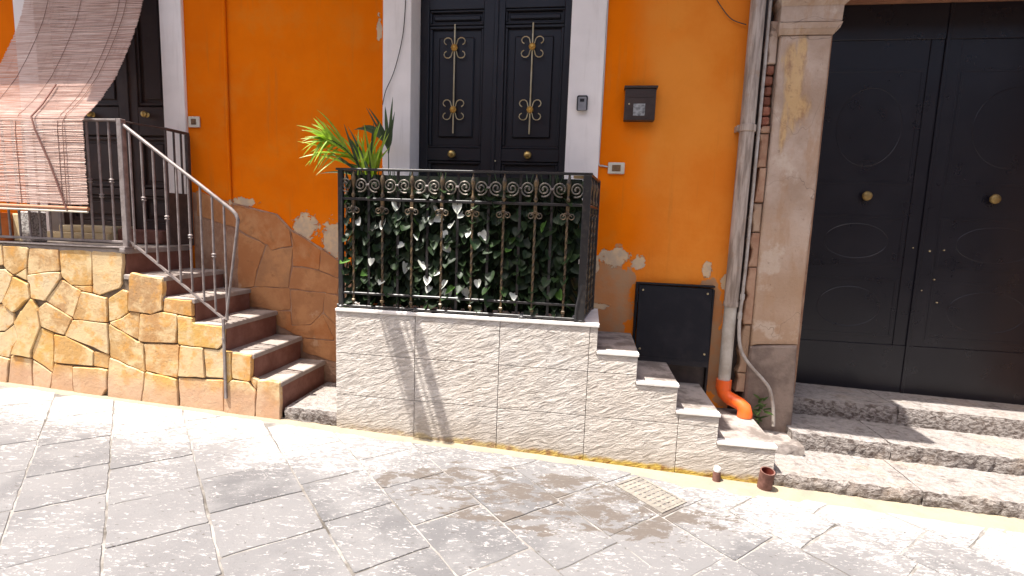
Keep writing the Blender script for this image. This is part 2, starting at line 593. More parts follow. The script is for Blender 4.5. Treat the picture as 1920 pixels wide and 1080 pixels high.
def m_paint(name, c, rough=.35, wear=(.05, .045, .045)):
    t = NT(name)
    col = t.mix(t.step(t.noise(2.5, 6, .6), .45, .7), c, wear)
    rg = t.math('ADD', t.math('MULTIPLY', t.noise(6, 6, .6), .25), rough - .12)
    return t.done(col, rg, .4, 0, t.bump(t.noise(6, 3, .5, t.map((1, 1, .25))), .1, .003))
MT['black_door'] = m_paint('black_door_paint', (.008, .008, .012), .38, (.012, .012, .016))
MT['gate'] = m_paint('dark_gate_paint', (.0085, .008, .0125), .30, (.013, .012, .017))
MT['brown_door'] = m_paint('brown_door_varnish', (.035, .020, .017), .45, (.055, .034, .028))
def m_hatch():
    t = NT('charcoal_hatch_metal')
    col = t.mix(t.step(t.noise(4, 8, .7), .45, .7), (.009, .009, .013), (.017, .016, .020))
    sc = t.step(t.noise(14, 6, .75, t.map2((0, rad(55), 0), (6, 1, .4))), .64, .72)
    col = t.mix(t.math('MULTIPLY', sc, .3), col, (.06, .055, .055))
    dst = t.step(t.math('ADD', t.xyz()[2], t.math('MULTIPLY', t.noise(7, 7, .7), .35)), .80, .58)
    col = t.mix(t.math('MULTIPLY', dst, .35), col, (.075, .06, .05))
    return t.done(col, .6, .22, 0, t.bump(t.noise(5, 5, .6), .25, .006))
MT['hatch'] = m_hatch()
MT['black_iron'] = simple('black_painted_iron', (.018, .017, .018), (.05, .042, .036), 22, .38, .5, 0, .25, 80, .002, lo=.5, hi=.72)
MT['gilt_iron'] = simple('rubbed_bronze_iron', (.16, .105, .05), (.05, .04, .032), 30, .38, .5, .35, .3, 90, .002)
MT['worn_iron'] = simple('worn_bronze_iron', (.15, .125, .095), (.06, .052, .045), 40, .34, .5, .3)
MT['stair_iron'] = simple('grey_brown_rail_iron', (.27, .235, .22), (.18, .145, .135), 20, .40, .5, .1, .2, 80, .002)
MT['dark_iron'] = simple('dark_brown_iron', (.045, .033, .03), (.07, .05, .045), 20, .5, .4)
MT['brass'] = simple('aged_brass', (.55, .38, .13), (.42, .28, .09), 25, .32, .5, .85)
MT['dull_brass'] = simple('tarnished_brass', (.34, .23, .08), (.22, .15, .06), 25, .5, .4, .6)
MT['gold'] = simple('gilded_rosette', (.62, .36, .08), (.45, .24, .05), 30, .38, .5, .6)
MT['silver_gold'] = simple('dull_gold_bar', (.52, .44, .28), (.42, .33, .18), 20, .35, .5, .6)
MT['plastic_cream'] = simple('cream_plastic', (.62, .58, .47), (.54, .49, .39), 10, .5, .4)
MT['bronze_plate'] = simple('bronze_switch', (.26, .16, .08), (.16, .10, .06), 40, .4, .5, .4)
MT['grey_plastic'] = simple('grey_metal_key_safe', (.22, .22, .23), (.28, .28, .29), 20, .4, .5, .3)
MT['black_plastic'] = simple('black_plastic', (.012, .012, .013), (.02, .02, .022), 20, .45, .4)
MT['paper'] = simple('silvery_label', (.10, .10, .10), (.34, .34, .33), 45, .45, .4)
MT['mailbox'] = simple('dark_brown_mailbox', (.028, .016, .013), (.045, .028, .022), 8, .42, .45)
def m_pipe():
    t = NT('dirty_zinc_downpipe')
    st = t.noise(5, 7, .65, t.map((6, 6, .6)))
    col = t.mix(t.step(st, .38, .64), (.44, .36, .30), (.22, .17, .135))
    col = t.mix(t.math('MULTIPLY', t.step(t.noise(9, 7, .62), .55, .7), .6), col, (.30, .19, .12))
    return t.done(col, .6, .35, 0, t.bump(t.noise(30, 5, .6), .3, .004))
MT['pipe'] = m_pipe()
MT['pipe_pale'] = simple('pale_downpipe', (.50, .46, .40), (.38, .33, .27), 9, .6, .35, 0, .2, 40, .003)
MT['orange_pvc'] = simple('orange_plastic_pipe', (.84, .125, .016), (.62, .14, .05), 14, .42, .4, 0, .1, 60, .002, lo=.45, hi=.75)
MT['conduit'] = simple('grey_conduit', (.44, .40, .36), (.30, .25, .21), 14, .55, .35)
MT['rust_pipe'] = simple('rusty_pipe', (.11, .05, .038), (.20, .10, .08), 25, .8, .25, 0, .5, 60, .004)
MT['rust_in'] = simple('pipe_bore', (.13, .025, .017), (.18, .035, .022), 25, .85, .2)
MT['cap_white'] = simple('chalky_cap', (.70, .68, .64), (.55, .52, .48), 30, .7, .3)
MT['wire'] = simple('dark_cable', (.05, .045, .04), None, 5, .6, .3)
MT['wire_white'] = simple('pale_cable', (.50, .48, .44), None, 5, .6, .3)
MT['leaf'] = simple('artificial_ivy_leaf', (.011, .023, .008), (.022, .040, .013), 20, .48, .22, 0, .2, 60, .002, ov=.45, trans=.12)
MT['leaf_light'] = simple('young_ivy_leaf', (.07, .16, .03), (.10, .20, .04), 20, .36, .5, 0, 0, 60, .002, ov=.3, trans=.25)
MT['leaf_sunlit'] = simple('sunlit_ivy_leaf', (.50, .52, .44), (.66, .67, .60), 20, .4, .5, ov=.2, trans=.15)  # pale leaf colour stands for leaves caught by the sun
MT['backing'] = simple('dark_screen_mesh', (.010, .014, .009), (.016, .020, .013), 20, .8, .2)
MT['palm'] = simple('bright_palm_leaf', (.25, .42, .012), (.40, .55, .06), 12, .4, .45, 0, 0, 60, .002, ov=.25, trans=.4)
MT['palm_dark'] = simple('shaded_palm_leaf', (.045, .075, .03), (.06, .095, .035), 12, .45, .4, 0, 0, 60, .002, ov=.3, trans=.25)  # darker copy of the palm leaf, shade put into its colour; also stems
MT['weed'] = simple('weed_leaf', (.05, .10, .025), (.08, .13, .03), 20, .5, .4, 0, 0, 60, .002, ov=.3, trans=.3)
MT['terracotta'] = simple('terracotta', (.58, .16, .045), (.66, .22, .07), 8, .75, .3, 0, .3, 40, .003)
MT['soil'] = simple('soil', (.05, .035, .025), (.08, .055, .04), 30, .95, .1)
def m_blind():
    t = NT('bamboo_slat')
    o = t.xyz()
    nz = t.noise(6, 7, .65, t.map((.6, 1, 30)))
    col = t.mix(t.step(nz, .38, .64), (.56, .36, .29), (.82, .66, .58))
    col = t.mix(t.math('MULTIPLY', t.step(t.noise(4, 6, .6, t.map((6, 1, 1))), .55, .7), .3), col, (.42, .25, .20))
    return t.done(col, .7, .3, 0, None, .15)
MT['blind'] = m_blind()
MT['shadow_strip'] = simple('cable_shadow_brown', (.20, .10, .08), None, 5, .8, .2)  # colour of the strip that stands for a cable's shadow
MT['cord'] = simple('brown_cord', (.30, .19, .15), None, 5, .8, .2)
MT['blind_rod'] = simple('varnished_rod', (.42, .20, .11), (.34, .15, .08), 10, .5, .4)
MT['speckle'] = simple('speckled_grit_stone', (.55, .53, .50), (.24, .22, .21), 70, .85, .2, lo=.45, hi=.56)
MT['cream_stone'] = simple('cream_sill_stone', (.66, .56, .36), (.58, .46, .26), 8, .7, .3)
MT['lintel'] = simple('brown_lintel_plaster', (.34, .16, .09), (.24, .12, .075), 6, .85, .2, 0, .5, 20, .01)
MT['concrete'] = simple('painted_concrete', (.52, .46, .38), (.44, .38, .31), 4, .85, .2, 0, .4, 30, .01)
MT['opposite'] = simple('opposite_plaster', (.30, .25, .21), (.38, .32, .27), 1.5, .85, .2, 0, .4, 20, .01)
MT['wood'] = simple('shadow_rack_wood', (.35, .26, .16), None, 5, .7, .3)
MT['glass'] = simple('dark_window_glass', (.02, .022, .025), None, 5, .08, .5)

CLAD=[[(-4.347,1.175),(-4.226,1.173),(-4.229,1.026),(-4.366,1.006)],
[(-4.226,1.173),(-4.002,1.163),(-4.027,1.015),(-4.146,0.954),(-4.226,1.012)],
[(-4.002,1.163),(-3.754,1.160),(-3.755,1.003),(-4.031,0.966)],
[(-3.754,1.160),(-3.487,1.160),(-3.498,0.912),(-3.669,0.903),(-3.747,0.953),(-3.755,1.003)],
[(-3.487,1.160),(-3.234,1.161),(-3.251,0.945),(-3.284,0.900),(-3.456,0.844),(-3.499,0.857),(-3.498,0.912)],
[(-4.367,0.989),(-4.235,0.998),(-4.151,0.951),(-4.270,0.738),(-4.397,0.717)],
[(-4.146,0.954),(-4.027,1.015),(-4.036,0.918)],
[(-4.151,0.947),(-4.022,0.894),(-4.020,0.794),(-4.187,0.672),(-4.270,0.738)],
[(-4.031,0.966),(-3.755,1.000),(-3.752,0.946),(-3.901,0.780),(-4.020,0.794),(-4.022,0.894),(-4.036,0.918)],
[(-3.752,0.946),(-3.669,0.903),(-3.591,0.866),(-3.673,0.662),(-3.902,0.776)],
[(-3.591,0.866),(-3.502,0.857),(-3.378,0.823),(-3.383,0.650),(-3.674,0.655)],
[(-3.669,0.903),(-3.498,0.910),(-3.499,0.859),(-3.591,0.867)],
[(-3.378,0.826),(-3.246,0.898),(-3.206,0.887),(-3.213,0.738),(-3.284,0.684),(-3.382,0.653)],
[(-3.174,1.022),(-2.914,0.995),(-2.940,0.761),(-3.039,0.733),(-3.211,0.745),(-3.191,0.988)],
[(-2.922,0.856),(-2.701,0.849),(-2.702,0.736),(-2.940,0.759)],
[(-3.284,0.684),(-3.204,0.739),(-3.116,0.735),(-3.148,0.534),(-3.381,0.646)],
[(-3.116,0.735),(-3.039,0.731),(-2.940,0.757),(-2.823,0.742),(-2.835,0.533),(-3.104,0.521),(-3.148,0.535)],
[(-2.823,0.742),(-2.702,0.732),(-2.701,0.692),(-2.463,0.678),(-2.474,0.565),(-2.512,0.519),(-2.826,0.527)],
[(-4.397,0.717),(-4.270,0.738),(-4.187,0.672),(-4.186,0.595),(-4.284,0.524),(-4.419,0.513)],
[(-4.186,0.595),(-4.111,0.691),(-4.013,0.792),(-3.963,0.714),(-3.954,0.586),(-4.053,0.390),(-4.059,0.337),(-4.238,0.353),(-4.216,0.407),(-4.156,0.483)],
[(-3.963,0.714),(-3.899,0.773),(-3.676,0.665),(-3.755,0.531),(-3.955,0.581)],
[(-3.677,0.654),(-3.383,0.649),(-3.391,0.415),(-3.755,0.531)],
[(-4.284,0.524),(-4.185,0.591),(-4.159,0.483),(-4.220,0.407),(-4.255,0.325),(-4.436,0.348),(-4.419,0.513)],
[(-3.955,0.580),(-3.847,0.539),(-3.882,0.239),(-4.055,0.337),(-4.052,0.390)],
[(-3.844,0.537),(-3.756,0.529),(-3.518,0.433),(-3.535,0.313),(-3.863,0.316)],
[(-3.518,0.432),(-3.392,0.412),(-3.408,0.307),(-3.535,0.313)],
[(-3.380,0.642),(-3.149,0.529),(-3.104,0.518),(-3.103,0.303),(-3.389,0.401)],
[(-3.104,0.518),(-2.835,0.530),(-2.819,0.520),(-2.843,0.279),(-3.099,0.314)],
[(-2.816,0.522),(-2.633,0.519),(-2.622,0.303),(-2.840,0.291)],
[(-2.630,0.519),(-2.512,0.515),(-2.478,0.551),(-2.484,0.306),(-2.619,0.303)],
[(-4.437,0.344),(-4.255,0.322),(-4.303,0.144),(-4.458,0.146)],
[(-4.244,0.345),(-4.061,0.333),(-4.072,0.144),(-4.301,0.144)],
[(-4.054,0.333),(-3.885,0.236),(-3.932,0.127),(-4.072,0.144)],
[(-3.869,0.311),(-3.707,0.307),(-3.713,0.095),(-3.928,0.131)],
[(-3.704,0.304),(-3.409,0.304),(-3.427,0.150),(-3.482,0.071),(-3.710,0.095)],
[(-3.391,0.398),(-3.103,0.300),(-3.150,0.079),(-3.431,0.102)],
[(-3.100,0.310),(-2.845,0.274),(-2.844,0.063),(-3.147,0.081)],
[(-2.837,0.285),(-2.487,0.300),(-2.492,0.053),(-2.841,0.063)]]
CLAD2=[[(-2.413,0.500),(-2.257,0.493),(-2.276,0.304),(-2.416,0.311)],
[(-2.484,0.244),(-2.420,0.307),(-2.285,0.304),(-2.235,0.229),(-2.246,0.048),(-2.487,0.084)],
[(-2.218,0.323),(-2.048,0.319),(-2.059,0.038),(-2.244,0.048),(-2.233,0.229)],
[(-2.273,0.336),(-2.219,0.326),(-2.236,0.233),(-2.281,0.302)],
[(-2.477,0.513),(-2.414,0.500),(-2.418,0.309),(-2.471,0.250),(-2.483,0.344)]]
DADO=[[(-3.158,1.632),(-2.852,1.542),(-2.795,1.339),(-3.166,1.436)],
[(-2.840,1.534),(-2.472,1.458),(-2.353,1.347),(-2.329,1.225),(-2.512,1.181),(-2.556,1.226),(-2.790,1.335)],
[(-2.349,1.341),(-2.088,1.203),(-2.105,1.041),(-2.332,1.065),(-2.324,1.225)],
[(-2.088,1.203),(-1.920,1.104),(-1.942,0.985),(-2.103,1.035)],
[(-2.796,1.318),(-2.556,1.220),(-2.639,1.019),(-2.665,0.881),(-2.818,0.852)],
[(-2.552,1.220),(-2.513,1.177),(-2.329,1.217),(-2.336,1.065),(-2.371,0.886),(-2.663,0.881),(-2.634,1.019)],
[(-2.332,1.057),(-2.105,1.034),(-1.942,0.981),(-1.943,0.853),(-2.052,0.862),(-2.362,0.876)],
[(-2.818,0.846),(-2.668,0.875),(-2.362,0.876),(-2.354,0.709),(-2.479,0.687),(-2.822,0.724)],
[(-2.353,0.866),(-2.052,0.858),(-2.076,0.705),(-2.188,0.592),(-2.341,0.578),(-2.350,0.709)],
[(-2.052,0.852),(-1.943,0.847),(-1.945,0.587),(-2.072,0.701)],
[(-2.479,0.680),(-2.354,0.698),(-2.346,0.572),(-2.188,0.588),(-2.081,0.692),(-1.981,0.484),(-2.257,0.482),(-2.482,0.574)],
[(-2.076,0.692),(-1.945,0.583),(-1.947,0.291),(-2.259,0.364),(-2.253,0.478),(-1.979,0.475)]]

# ------------------------------------------------------------------ street
W = 0.64                                   # the stairs stand this far out from the house front
mb = MB()
gx0, gx1, gy0, gy1 = -40, 40, -30, 12
mb.add([(gx0, gy0, zg(gx0) - .0035), (gx1, gy0, zg(gx1) - .0035), (gx1, gy1, zg(gx1) - .0035), (gx0, gy1, zg(gx0) - .0035)], [(0, 1, 2, 3)])
street = tag(mb.build('street', MT['street'], origin=(0, 0, zg(0))), kind='structure')
S = [-8.1, -7.5, -6.95, -6.4, -5.95, -5.5, -5.0, -4.50, -4.01, -3.46, -2.84, -2.33, -1.78, -1.23, -.70, -.17, .42, .98, 1.52, 2.08, 2.62, 3.2, 3.8, 4.4]
T0 = {-4.50: [-1.71, -1.12, -.61, .04], -4.01: [-1.0, -.43, .11], -3.46: [-.52, 0, .53], -2.84: [-.1, .47, 1.06], -2.33: [.25, .80, 1.40],
      -1.78: [.52, 1.08, 1.66], -1.23: [.45, 1.03, 1.58], -.70: [1.05, 1.62, 2.2], -.17: [1.25, 1.82, 2.37], .42: [1.6, 2.2, 2.78], .98: [2.45, 3.03, 3.6]}
rs = random.Random(3)
for i in range(len(S) - 1):
    s0, s1 = S[i], S[i + 1]
    ts = T0.get(s0) or [s0 + 2.4 + rs.uniform(0, .5)]
    ts = list(ts)
    while ts[0] > -8: ts.insert(0, ts[0] - rs.uniform(.48, .66))
    while ts[-1] < 9: ts.append(ts[-1] + rs.uniform(.48, .66))
    for a, b in zip(ts, ts[1:]):
        q = [((s + t) / 2, (s - t) / 2) for s, t in ((s0, a), (s1, a), (s1, b), (s0, b))]
        cx = sum(p[0] for p in q) / 4; cy = sum(p[1] for p in q) / 4
        if cy < -3.1 or cy > -.45 or cx < -6.2 or cx > 4.3: continue
        for cl in ((0, 1, -.655),):
            q = clip(q, *cl)
        if len(q) < 3: continue
        ar = abs(sum(q[k][0] * q[(k + 1) % len(q)][1] - q[(k + 1) % len(q)][0] * q[k][1] for k in range(len(q)))) / 2
        if ar < .012: continue
        P = rough_poly(q, .05, .0035, rs.uniform(.003, .006), rs, .006)
        dz = rs.uniform(-.001, .0028)
        m = MB().prism(P, 0, .05, .002, f=lambda u, v, w: (u, v, zg(u) + dz - w))
        m.build('paving_slab', MT['slab'], street)

# cement fillet along the foot of the houses, ragged on the street side
m = MB()
xs = [-7 + i * .06 for i in range(int(12.5 / .06))]
rg = random.Random(11)
vs = []; fs = []
wv = .06
for i, x in enumerate(xs):
    wv += rg.uniform(-.012, .012)
    wv = min(.11, max(.03, wv))
    wide = wv + (.10 if .3 < x < 1.3 else 0) * (1 if rg.random() < .9 else .4) * min(1, max(0, (x - .3) / .3)) + (.05 if x > 1.3 else 0)
    vs += [(x, -.60, zg(x) + .012), (x, -.645 - wide * .6, zg(x) + .010), (x, -.645 - wide, zg(x) - .004)]
for i in range(len(xs) - 1):
    for k in range(2):
        fs.append((i * 3 + k, i * 3 + k + 1, i * 3 + 4 + k, i * 3 + 3 + k))
m.add(vs, fs)
tag(m.build('gutter', MT['gutter'], smooth=True), kind='structure')
# perforated drain cover let into the street
dr = thing('drain_cover', (.42, -.93, zg(.42)), 'cement-caked perforated drain cover in the paving before the pale steps', 'drain cover')
dm = MB()
a45 = rad(-45)
def rot45(u, v, z=0):
    x = .42 + u * math.cos(a45) - v * math.sin(a45); y = -.93 + u * math.sin(a45) + v * math.cos(a45)
    return (x, y, zg(x) + z)
for (u0, u1, v0, v1) in [(-.17, .17, -.11, -.095), (-.17, .17, .095, .11), (-.17, -.155, -.095, .095), (.155, .17, -.095, .095)]:
    dm.add([rot45(u, v, z) for z in (-.02, .007) for v in (v0, v1) for u in (u0, u1)], [(0, 2, 3, 1), (4, 5, 7, 6), (0, 1, 5, 4), (2, 6, 7, 3), (0, 4, 6, 2), (1, 3, 7, 5)])
dm.build('rim', MT['drain'], dr)
dm = MB()
for k in range(9):
    u0 = -.155 + .31 * k / 9
    dm.add([rot45(u, v, z) for z in (-.02, .005) for v in (-.094, .094) for u in (u0 + .006, u0 + .029)], [(0, 2, 3, 1), (4, 5, 7, 6), (0, 1, 5, 4), (2, 6, 7, 3), (0, 4, 6, 2), (1, 3, 7, 5)])
for k in range(5):
    v0 = -.094 + .188 * k / 5
    dm.add([rot45(u, v, z) for z in (-.02, .0035) for v in (v0 + .005, v0 + .025) for u in (-.154, .154)], [(0, 2, 3, 1), (4, 5, 7, 6), (0, 1, 5, 4), (2, 6, 7, 3), (0, 4, 6, 2), (1, 3, 7, 5)])
dm.build('grating', MT['drain'], dr)

# ------------------------------------------------------------------ orange house
house = thing('orange_house', (-1.7, .2, zg(-1.7)), 'orange plastered house with a black and a brown double door', 'building')
m = MB()
TOP = 7.0
m.box(-9.0, -4.56, 0, .4, -.3, TOP)
m.box(-3.412, -1.362, 0, .4, -.3, TOP)
m.box(-.200, 1.056, 0, .4, -.3, TOP)
m.box(-4.56, -3.412, 0, .4, 3.42, TOP)
m.box(-1.362, -.200, 0, .4, 3.36, TOP)
m.box(-4.56, -3.412, .0, .4, -.3, 1.17)
m.box(-1.362, -.200, .0, .4, -.3, .84)
m.box(-9, 1.1, .4, .5, -.3, TOP)
m.build('wall', MT['orange'], house)
# balcony slab over the two doors (above the picture) and its little cousin over the black door
m = MB()
m.box(-4.14, -1.47, -.94, -.002, 4.12, 4.27, .01)
m.box(-9.0, -4.14, -.78, -.002, 4.12, 4.27, .01)
xx = -9.0
rb = random.Random(5)
while xx < -4.16:                                   # overlapping roof tiles along the balcony edge
    m.tube([(xx, -.70, 4.20), (xx, -.81 - rb.uniform(0, .012), 4.185)], .055, 8)
    xx += .105
m.box(-1.47, -.28, -1.25, -.002, 4.12, 4.27, .01)
m.box(-.28, 1.10, -.93, -.002, 4.12, 4.27, .01)
m.build('balcony', MT['concrete'], house)
# white surrounds
def surround(x0, x1, z0, z1, yf, yb=.0, extra=None):
    mm = MB().box(x0, x1, yf, yb, z0, z1, .004)
    if extra: extra(mm)
    return mm.build('door_frame', MT['white'], house)
surround(-1.578, -1.361, .866, 3.40, -.022, .36)
surround(-.202, .036, .866, 3.40, -.022, .36)
surround(-1.578, .036, 3.401, 3.62, -.024, .30)
surround(-3.413, -3.222, 1.186, 3.45, -.028, .36)
surround(-4.75, -4.555, 1.186, 3.45, -.028, .36)
surround(-4.75, -3.222, 3.451, 3.66, -.030, .30)
# painted-over pipe running down the plaster
MB().tube([(-2.863, -.012, 3.7), (-2.863, -.012, 2.9), (-2.862, -.014, 2.0), (-2.860, -.012, 1.50)], .013, 8).build('wall_pipe', MT['orange'], house, True)
# crazy-stone dado
DADO_M = MB()
DADO_M.prism([(-3.20, 1.62), (-2.84, 1.545), (-2.46, 1.468), (-2.34, 1.352), (-2.08, 1.212), (-1.925, 1.11), (-1.64, 1.02), (-1.64, 0.0), (-3.2, 0.0)], -.012, .02, .003)
DADO_M.build('dado_backing', MT['rough_render'], house)
rd = random.Random(21)
for p in DADO:
    MB().prism(rough_poly(p, .05, .006, .0008, rd), -.0155 - rd.uniform(0, .004), -.006, .0028).build('dado_stone', MT['dado'], house)

# ---- black double door
def leaf(x0, x1, px0, px1, name, knobx, barx):
    d = MB().box(x0, x1, .215, .25, .866, 3.355).build(name, MT['black_door'], house)
    def part(nm, mat, mm, sm=False): return mm.build(nm, mat, d, sm)
    zc = [.866, .95, 1.93, 2.025, 3.045, 3.12, 3.30, 3.355]
    f = MB()
    f.box(x0, px0, .178, .216, .867, 3.354, .003)
    f.box(px1, x1, .178, .216, .867, 3.354, .003)
    for a, b in ((.867, .95), (1.93, 2.025), (3.045, 3.13)):
        f.box(px0, px1, .1795, .216, a, b, .003)
    part('stile_frame', MT['black_door'], f)
    def mould(z0, z1, w=.022, y=.19):
        q = MB()
        q.box(px0, px1, y, .2145, z0, z0 + w, .005); q.box(px0, px1, y, .2145, z1 - w, z1, .005)
        q.box(px0, px0 + w, y + .001, .2145, z0 + w, z1 - w, .005); q.box(px1 - w, px1, y + .001, .2145, z0 + w, z1 - w, .005)
        part('moulding', MT['black_door'], q)
    mould(2.026, 2.93); mould(2.934, 3.044, .016); mould(.951, 1.929)
    part('raised_panel', MT['black_door'], MB().box(px0 + .075, px1 - .075, .197, .2145, 2.11, 2.85, .014))
    part('raised_panel', MT['black_door'], MB().box(px0 + .07, px1 - .07, .197, .2145, 1.03, 1.85, .014))
    part('slat', MT['black_door'], MB().box(px0 + .03, px1 - .03, .196, .2145, 2.972, 3.005, .006))
    # iron ornament
    part('ornament_bar', MT['silver_gold'], MB().tube([(barx, .175, 2.135), (barx, .175, 2.935)], .0065, 8), True)
    for rz in (2.765, 2.311):
        for sx in (-1, 1):
            for sz in (-1, 1):
                c1 = (barx + sx * .052, rz + sz * .048)
                pts = [(barx + sx * .004, .173, rz + sz * .008), (barx + sx * .017, .173, rz + sz * .03)]
                A = [(c1[0] + sx * .030 * math.cos(a), .173, c1[1] + sz * .026 * math.sin(a)) for a in [rad(v) for v in (172, 140, 105, 70, 35, 0, -35, -70)]]
                part('scroll', MT['silver_gold'], MB().tube(pts + A, .004, 6), True)
        ro = part('rosette', MT['gold'], MB().lathe((barx, .158, rz), [(.004, -.004), (.012, -.003), (.014, .0), (.021, .002), (.026, .008), (.024, .014)], 'y', 12))
        pm = MB()
        for k in range(8):
            a = k * math.pi / 4
            pm.lathe((barx + .019 * math.cos(a), .160, rz + .019 * math.sin(a)), [(.001, -.006), (.006, -.004), (.008, 0), (.006, .004)], 'y', 6)
        part('rosette_petals', MT['gold'], pm, True)
    part('knob', MT['brass'], MB().lathe((knobx, .178, 1.976), [(.001, -.052), (.018, -.050), (.029, -.040), (.030, -.030), (.020, -.020), (.012, -.014), (.014, -.004), (.024, 0)], 'y', 18), True)
    return d
leaf(-1.358, -.770, -1.29, -.865, 'door_leaf', -1.088, -1.087)
dl = leaf(-.766, -.204, -.704, -.262, 'door_leaf', -.495, -.492)
MB().box(-.785, -.752, .166, .1775, .868, 3.353, .004).build('meeting_strip', MT['black_door'], dl)
MB().lathe((-.745, .164, 1.93), [(.002, -.003), (.006, -.002), (.006, .003)], 'y', 8).build('keyhole', MT['silver_gold'], dl)
MB().box(-1.36, -.202, .0, .40, .845, .864).build('threshold', MT['coping'], house)

# ---- brown double door behind the blind
def bleaf(x0, x1, kx):
    d = MB().box(x0, x1, .125, .16, 1.20, 3.415).build('brown_door_leaf', MT['brown_door'], house)
    f = MB()
    f.box(x0, x0 + .09, .092, .126, 1.201, 3.414, .004); f.box(x1 - .09, x1, .092, .126, 1.201, 3.414, .004)
    for a, b in ((1.201, 1.36), (1.58, 1.64), (2.08, 2.31), (3.25, 3.414)):
        f.box(x0 + .09, x1 - .09, .094, .126, a, b, .004)
    f.build('stile_frame', MT['brown_door'], d)
    for a, b in ((1.37, 1.57), (1.66, 2.06), (2.33, 3.23)):
        q = MB()
        px0, px1 = x0 + .09, x1 - .09
        q.box(px0, px1, .104, .1245, a - .008, a + .016, .004); q.box(px0, px1, .104, .1245, b - .016, b + .008, .004)
        q.box(px0, px0 + .02, .105, .1245, a + .016, b - .016, .004); q.box(px1 - .02, px1, .105, .1245, a + .016, b - .016, .004)
        q.build('moulding', MT['brown_door'], d)
        MB().box(px0 + .05, px1 - .05, .112, .1245, a + .045, b - .045, .010).build('raised_panel', MT['brown_door'], d)
    MB().lathe((kx, .092, 2.246), [(.001, -.050), (.016, -.048), (.026, -.038), (.027, -.028), (.017, -.018), (.012, -.010), (.022, 0)], 'y', 16).build('knob', MT['brass'], d, True)
bleaf(-4.55, -3.962 + .11, -4.19)
bleaf(-3.850, -3.416, -3.675)
MB().box(-3.868, -3.834, .080, .0915, 1.203, 3.41, .004).build('meeting_strip', MT['brown_door'], house)
MB().box(-4.45, -3.83, -.17, .12, 1.190, 1.262, .008).build('door_step', MT['cream_stone'], house)
MB().box(-4.35, -3.84, -.13, .12, 1.262, 1.318, .008).build('door_step', MT['cream_stone'], house)
MB().box(-3.828, -3.42, -.10, .12, 1.190, 1.30, .008).build('door_step', MT['step_brown'], house)

# ------------------------------------------------------------------ left stone staircase
stair = thing('stone_staircase', (-3.2, -.32, zg(-3.2)), 'staircase faced in ochre crazy stone rising left to the brown door', 'staircase')
NX = [-2.05, -2.25, -2.46, -2.69, -2.92, -3.22]
NZ = [.315, .50, .695, .862, 1.005, 1.186]
prof = [(-6.5, 1.140), (-3.262, 1.140), (-3.262, .965), (-2.957, .965), (-2.957, .825), (-2.727, .825), (-2.727, .660), (-2.497, .660), (-2.497, .465), (-2.287, .465), (-2.287, .28), (-2.087, .28), (-2.087, -.05), (-6.5, -.05)]
MB().prism(prof, -.626, -.30, .002).build('core', MT['grout'], stair)
rc = random.Random(9)
for p in CLAD + CLAD2:
    q = [(x, max(z, -9)) for x, z in p]
    # bottom row reaches the paving
    q = [(x, (zg(x) - .02) if z < zg(x) + .045 else z) for x, z in q]
    MB().prism(rough_poly(q, .05, .0045, .0022, rc), -.637 - rc.uniform(0, .013), -.615, .0045).build('stone', MT['clad'], stair)
# unseen leftward continuation of the facing
xx = -4.36
while xx > -6.3:
    z0 = zg(xx) - .02
    w = rc.uniform(.22, .36)
    zz = [z0, z0 + rc.uniform(.25, .33), z0 + rc.uniform(.5, .62), z0 + rc.uniform(.78, .88), 1.16]
    for a, b in zip(zz, zz[1:]):
        MB().prism(rough_poly([(xx - w, a), (xx - .06, a), (xx - .05, b), (xx - w, b)], .05, .008, .004, rc), -.640 - rc.uniform(0, .006), -.615, .006).build('stone', MT['clad'], stair)
    xx -= w - .05
for i in range(5):
    x1 = NX[i]; x0 = NX[i + 1] - .02
    m = MB().box(x0, x1 - .012, -.610, -.034, NZ[i] - .23, NZ[i] - .032)
    st = m.build('step', MT['step_brown'], stair)
    P = [(x0, -.634), (x1, -.634 + rc.uniform(-.003, .003)), (x1 + rc.uniform(-.004, .004), -.4), (x1, -.2), (x1 + .004, -.034), (x0, -.034)]
    MB().prism(P, 0, .034, .006, f=lambda u, v, w, z=NZ[i]: (u, v, z - w)).build('tread', MT['step_top'], st)
st = MB().box(-6.5, NX[5] - .012, -.610, -.034, .9, 1.152).build('landing', MT['step_brown'], stair)
MB().prism([(-6.5, -.634), (NX[5], -.634), (NX[5] + .004, -.3), (NX[5], -.034), (-6.5, -.034)], 0, .036, .006, f=lambda u, v, w: (u, v, NZ[5] - w)).build('tread', MT['step_top'], st)
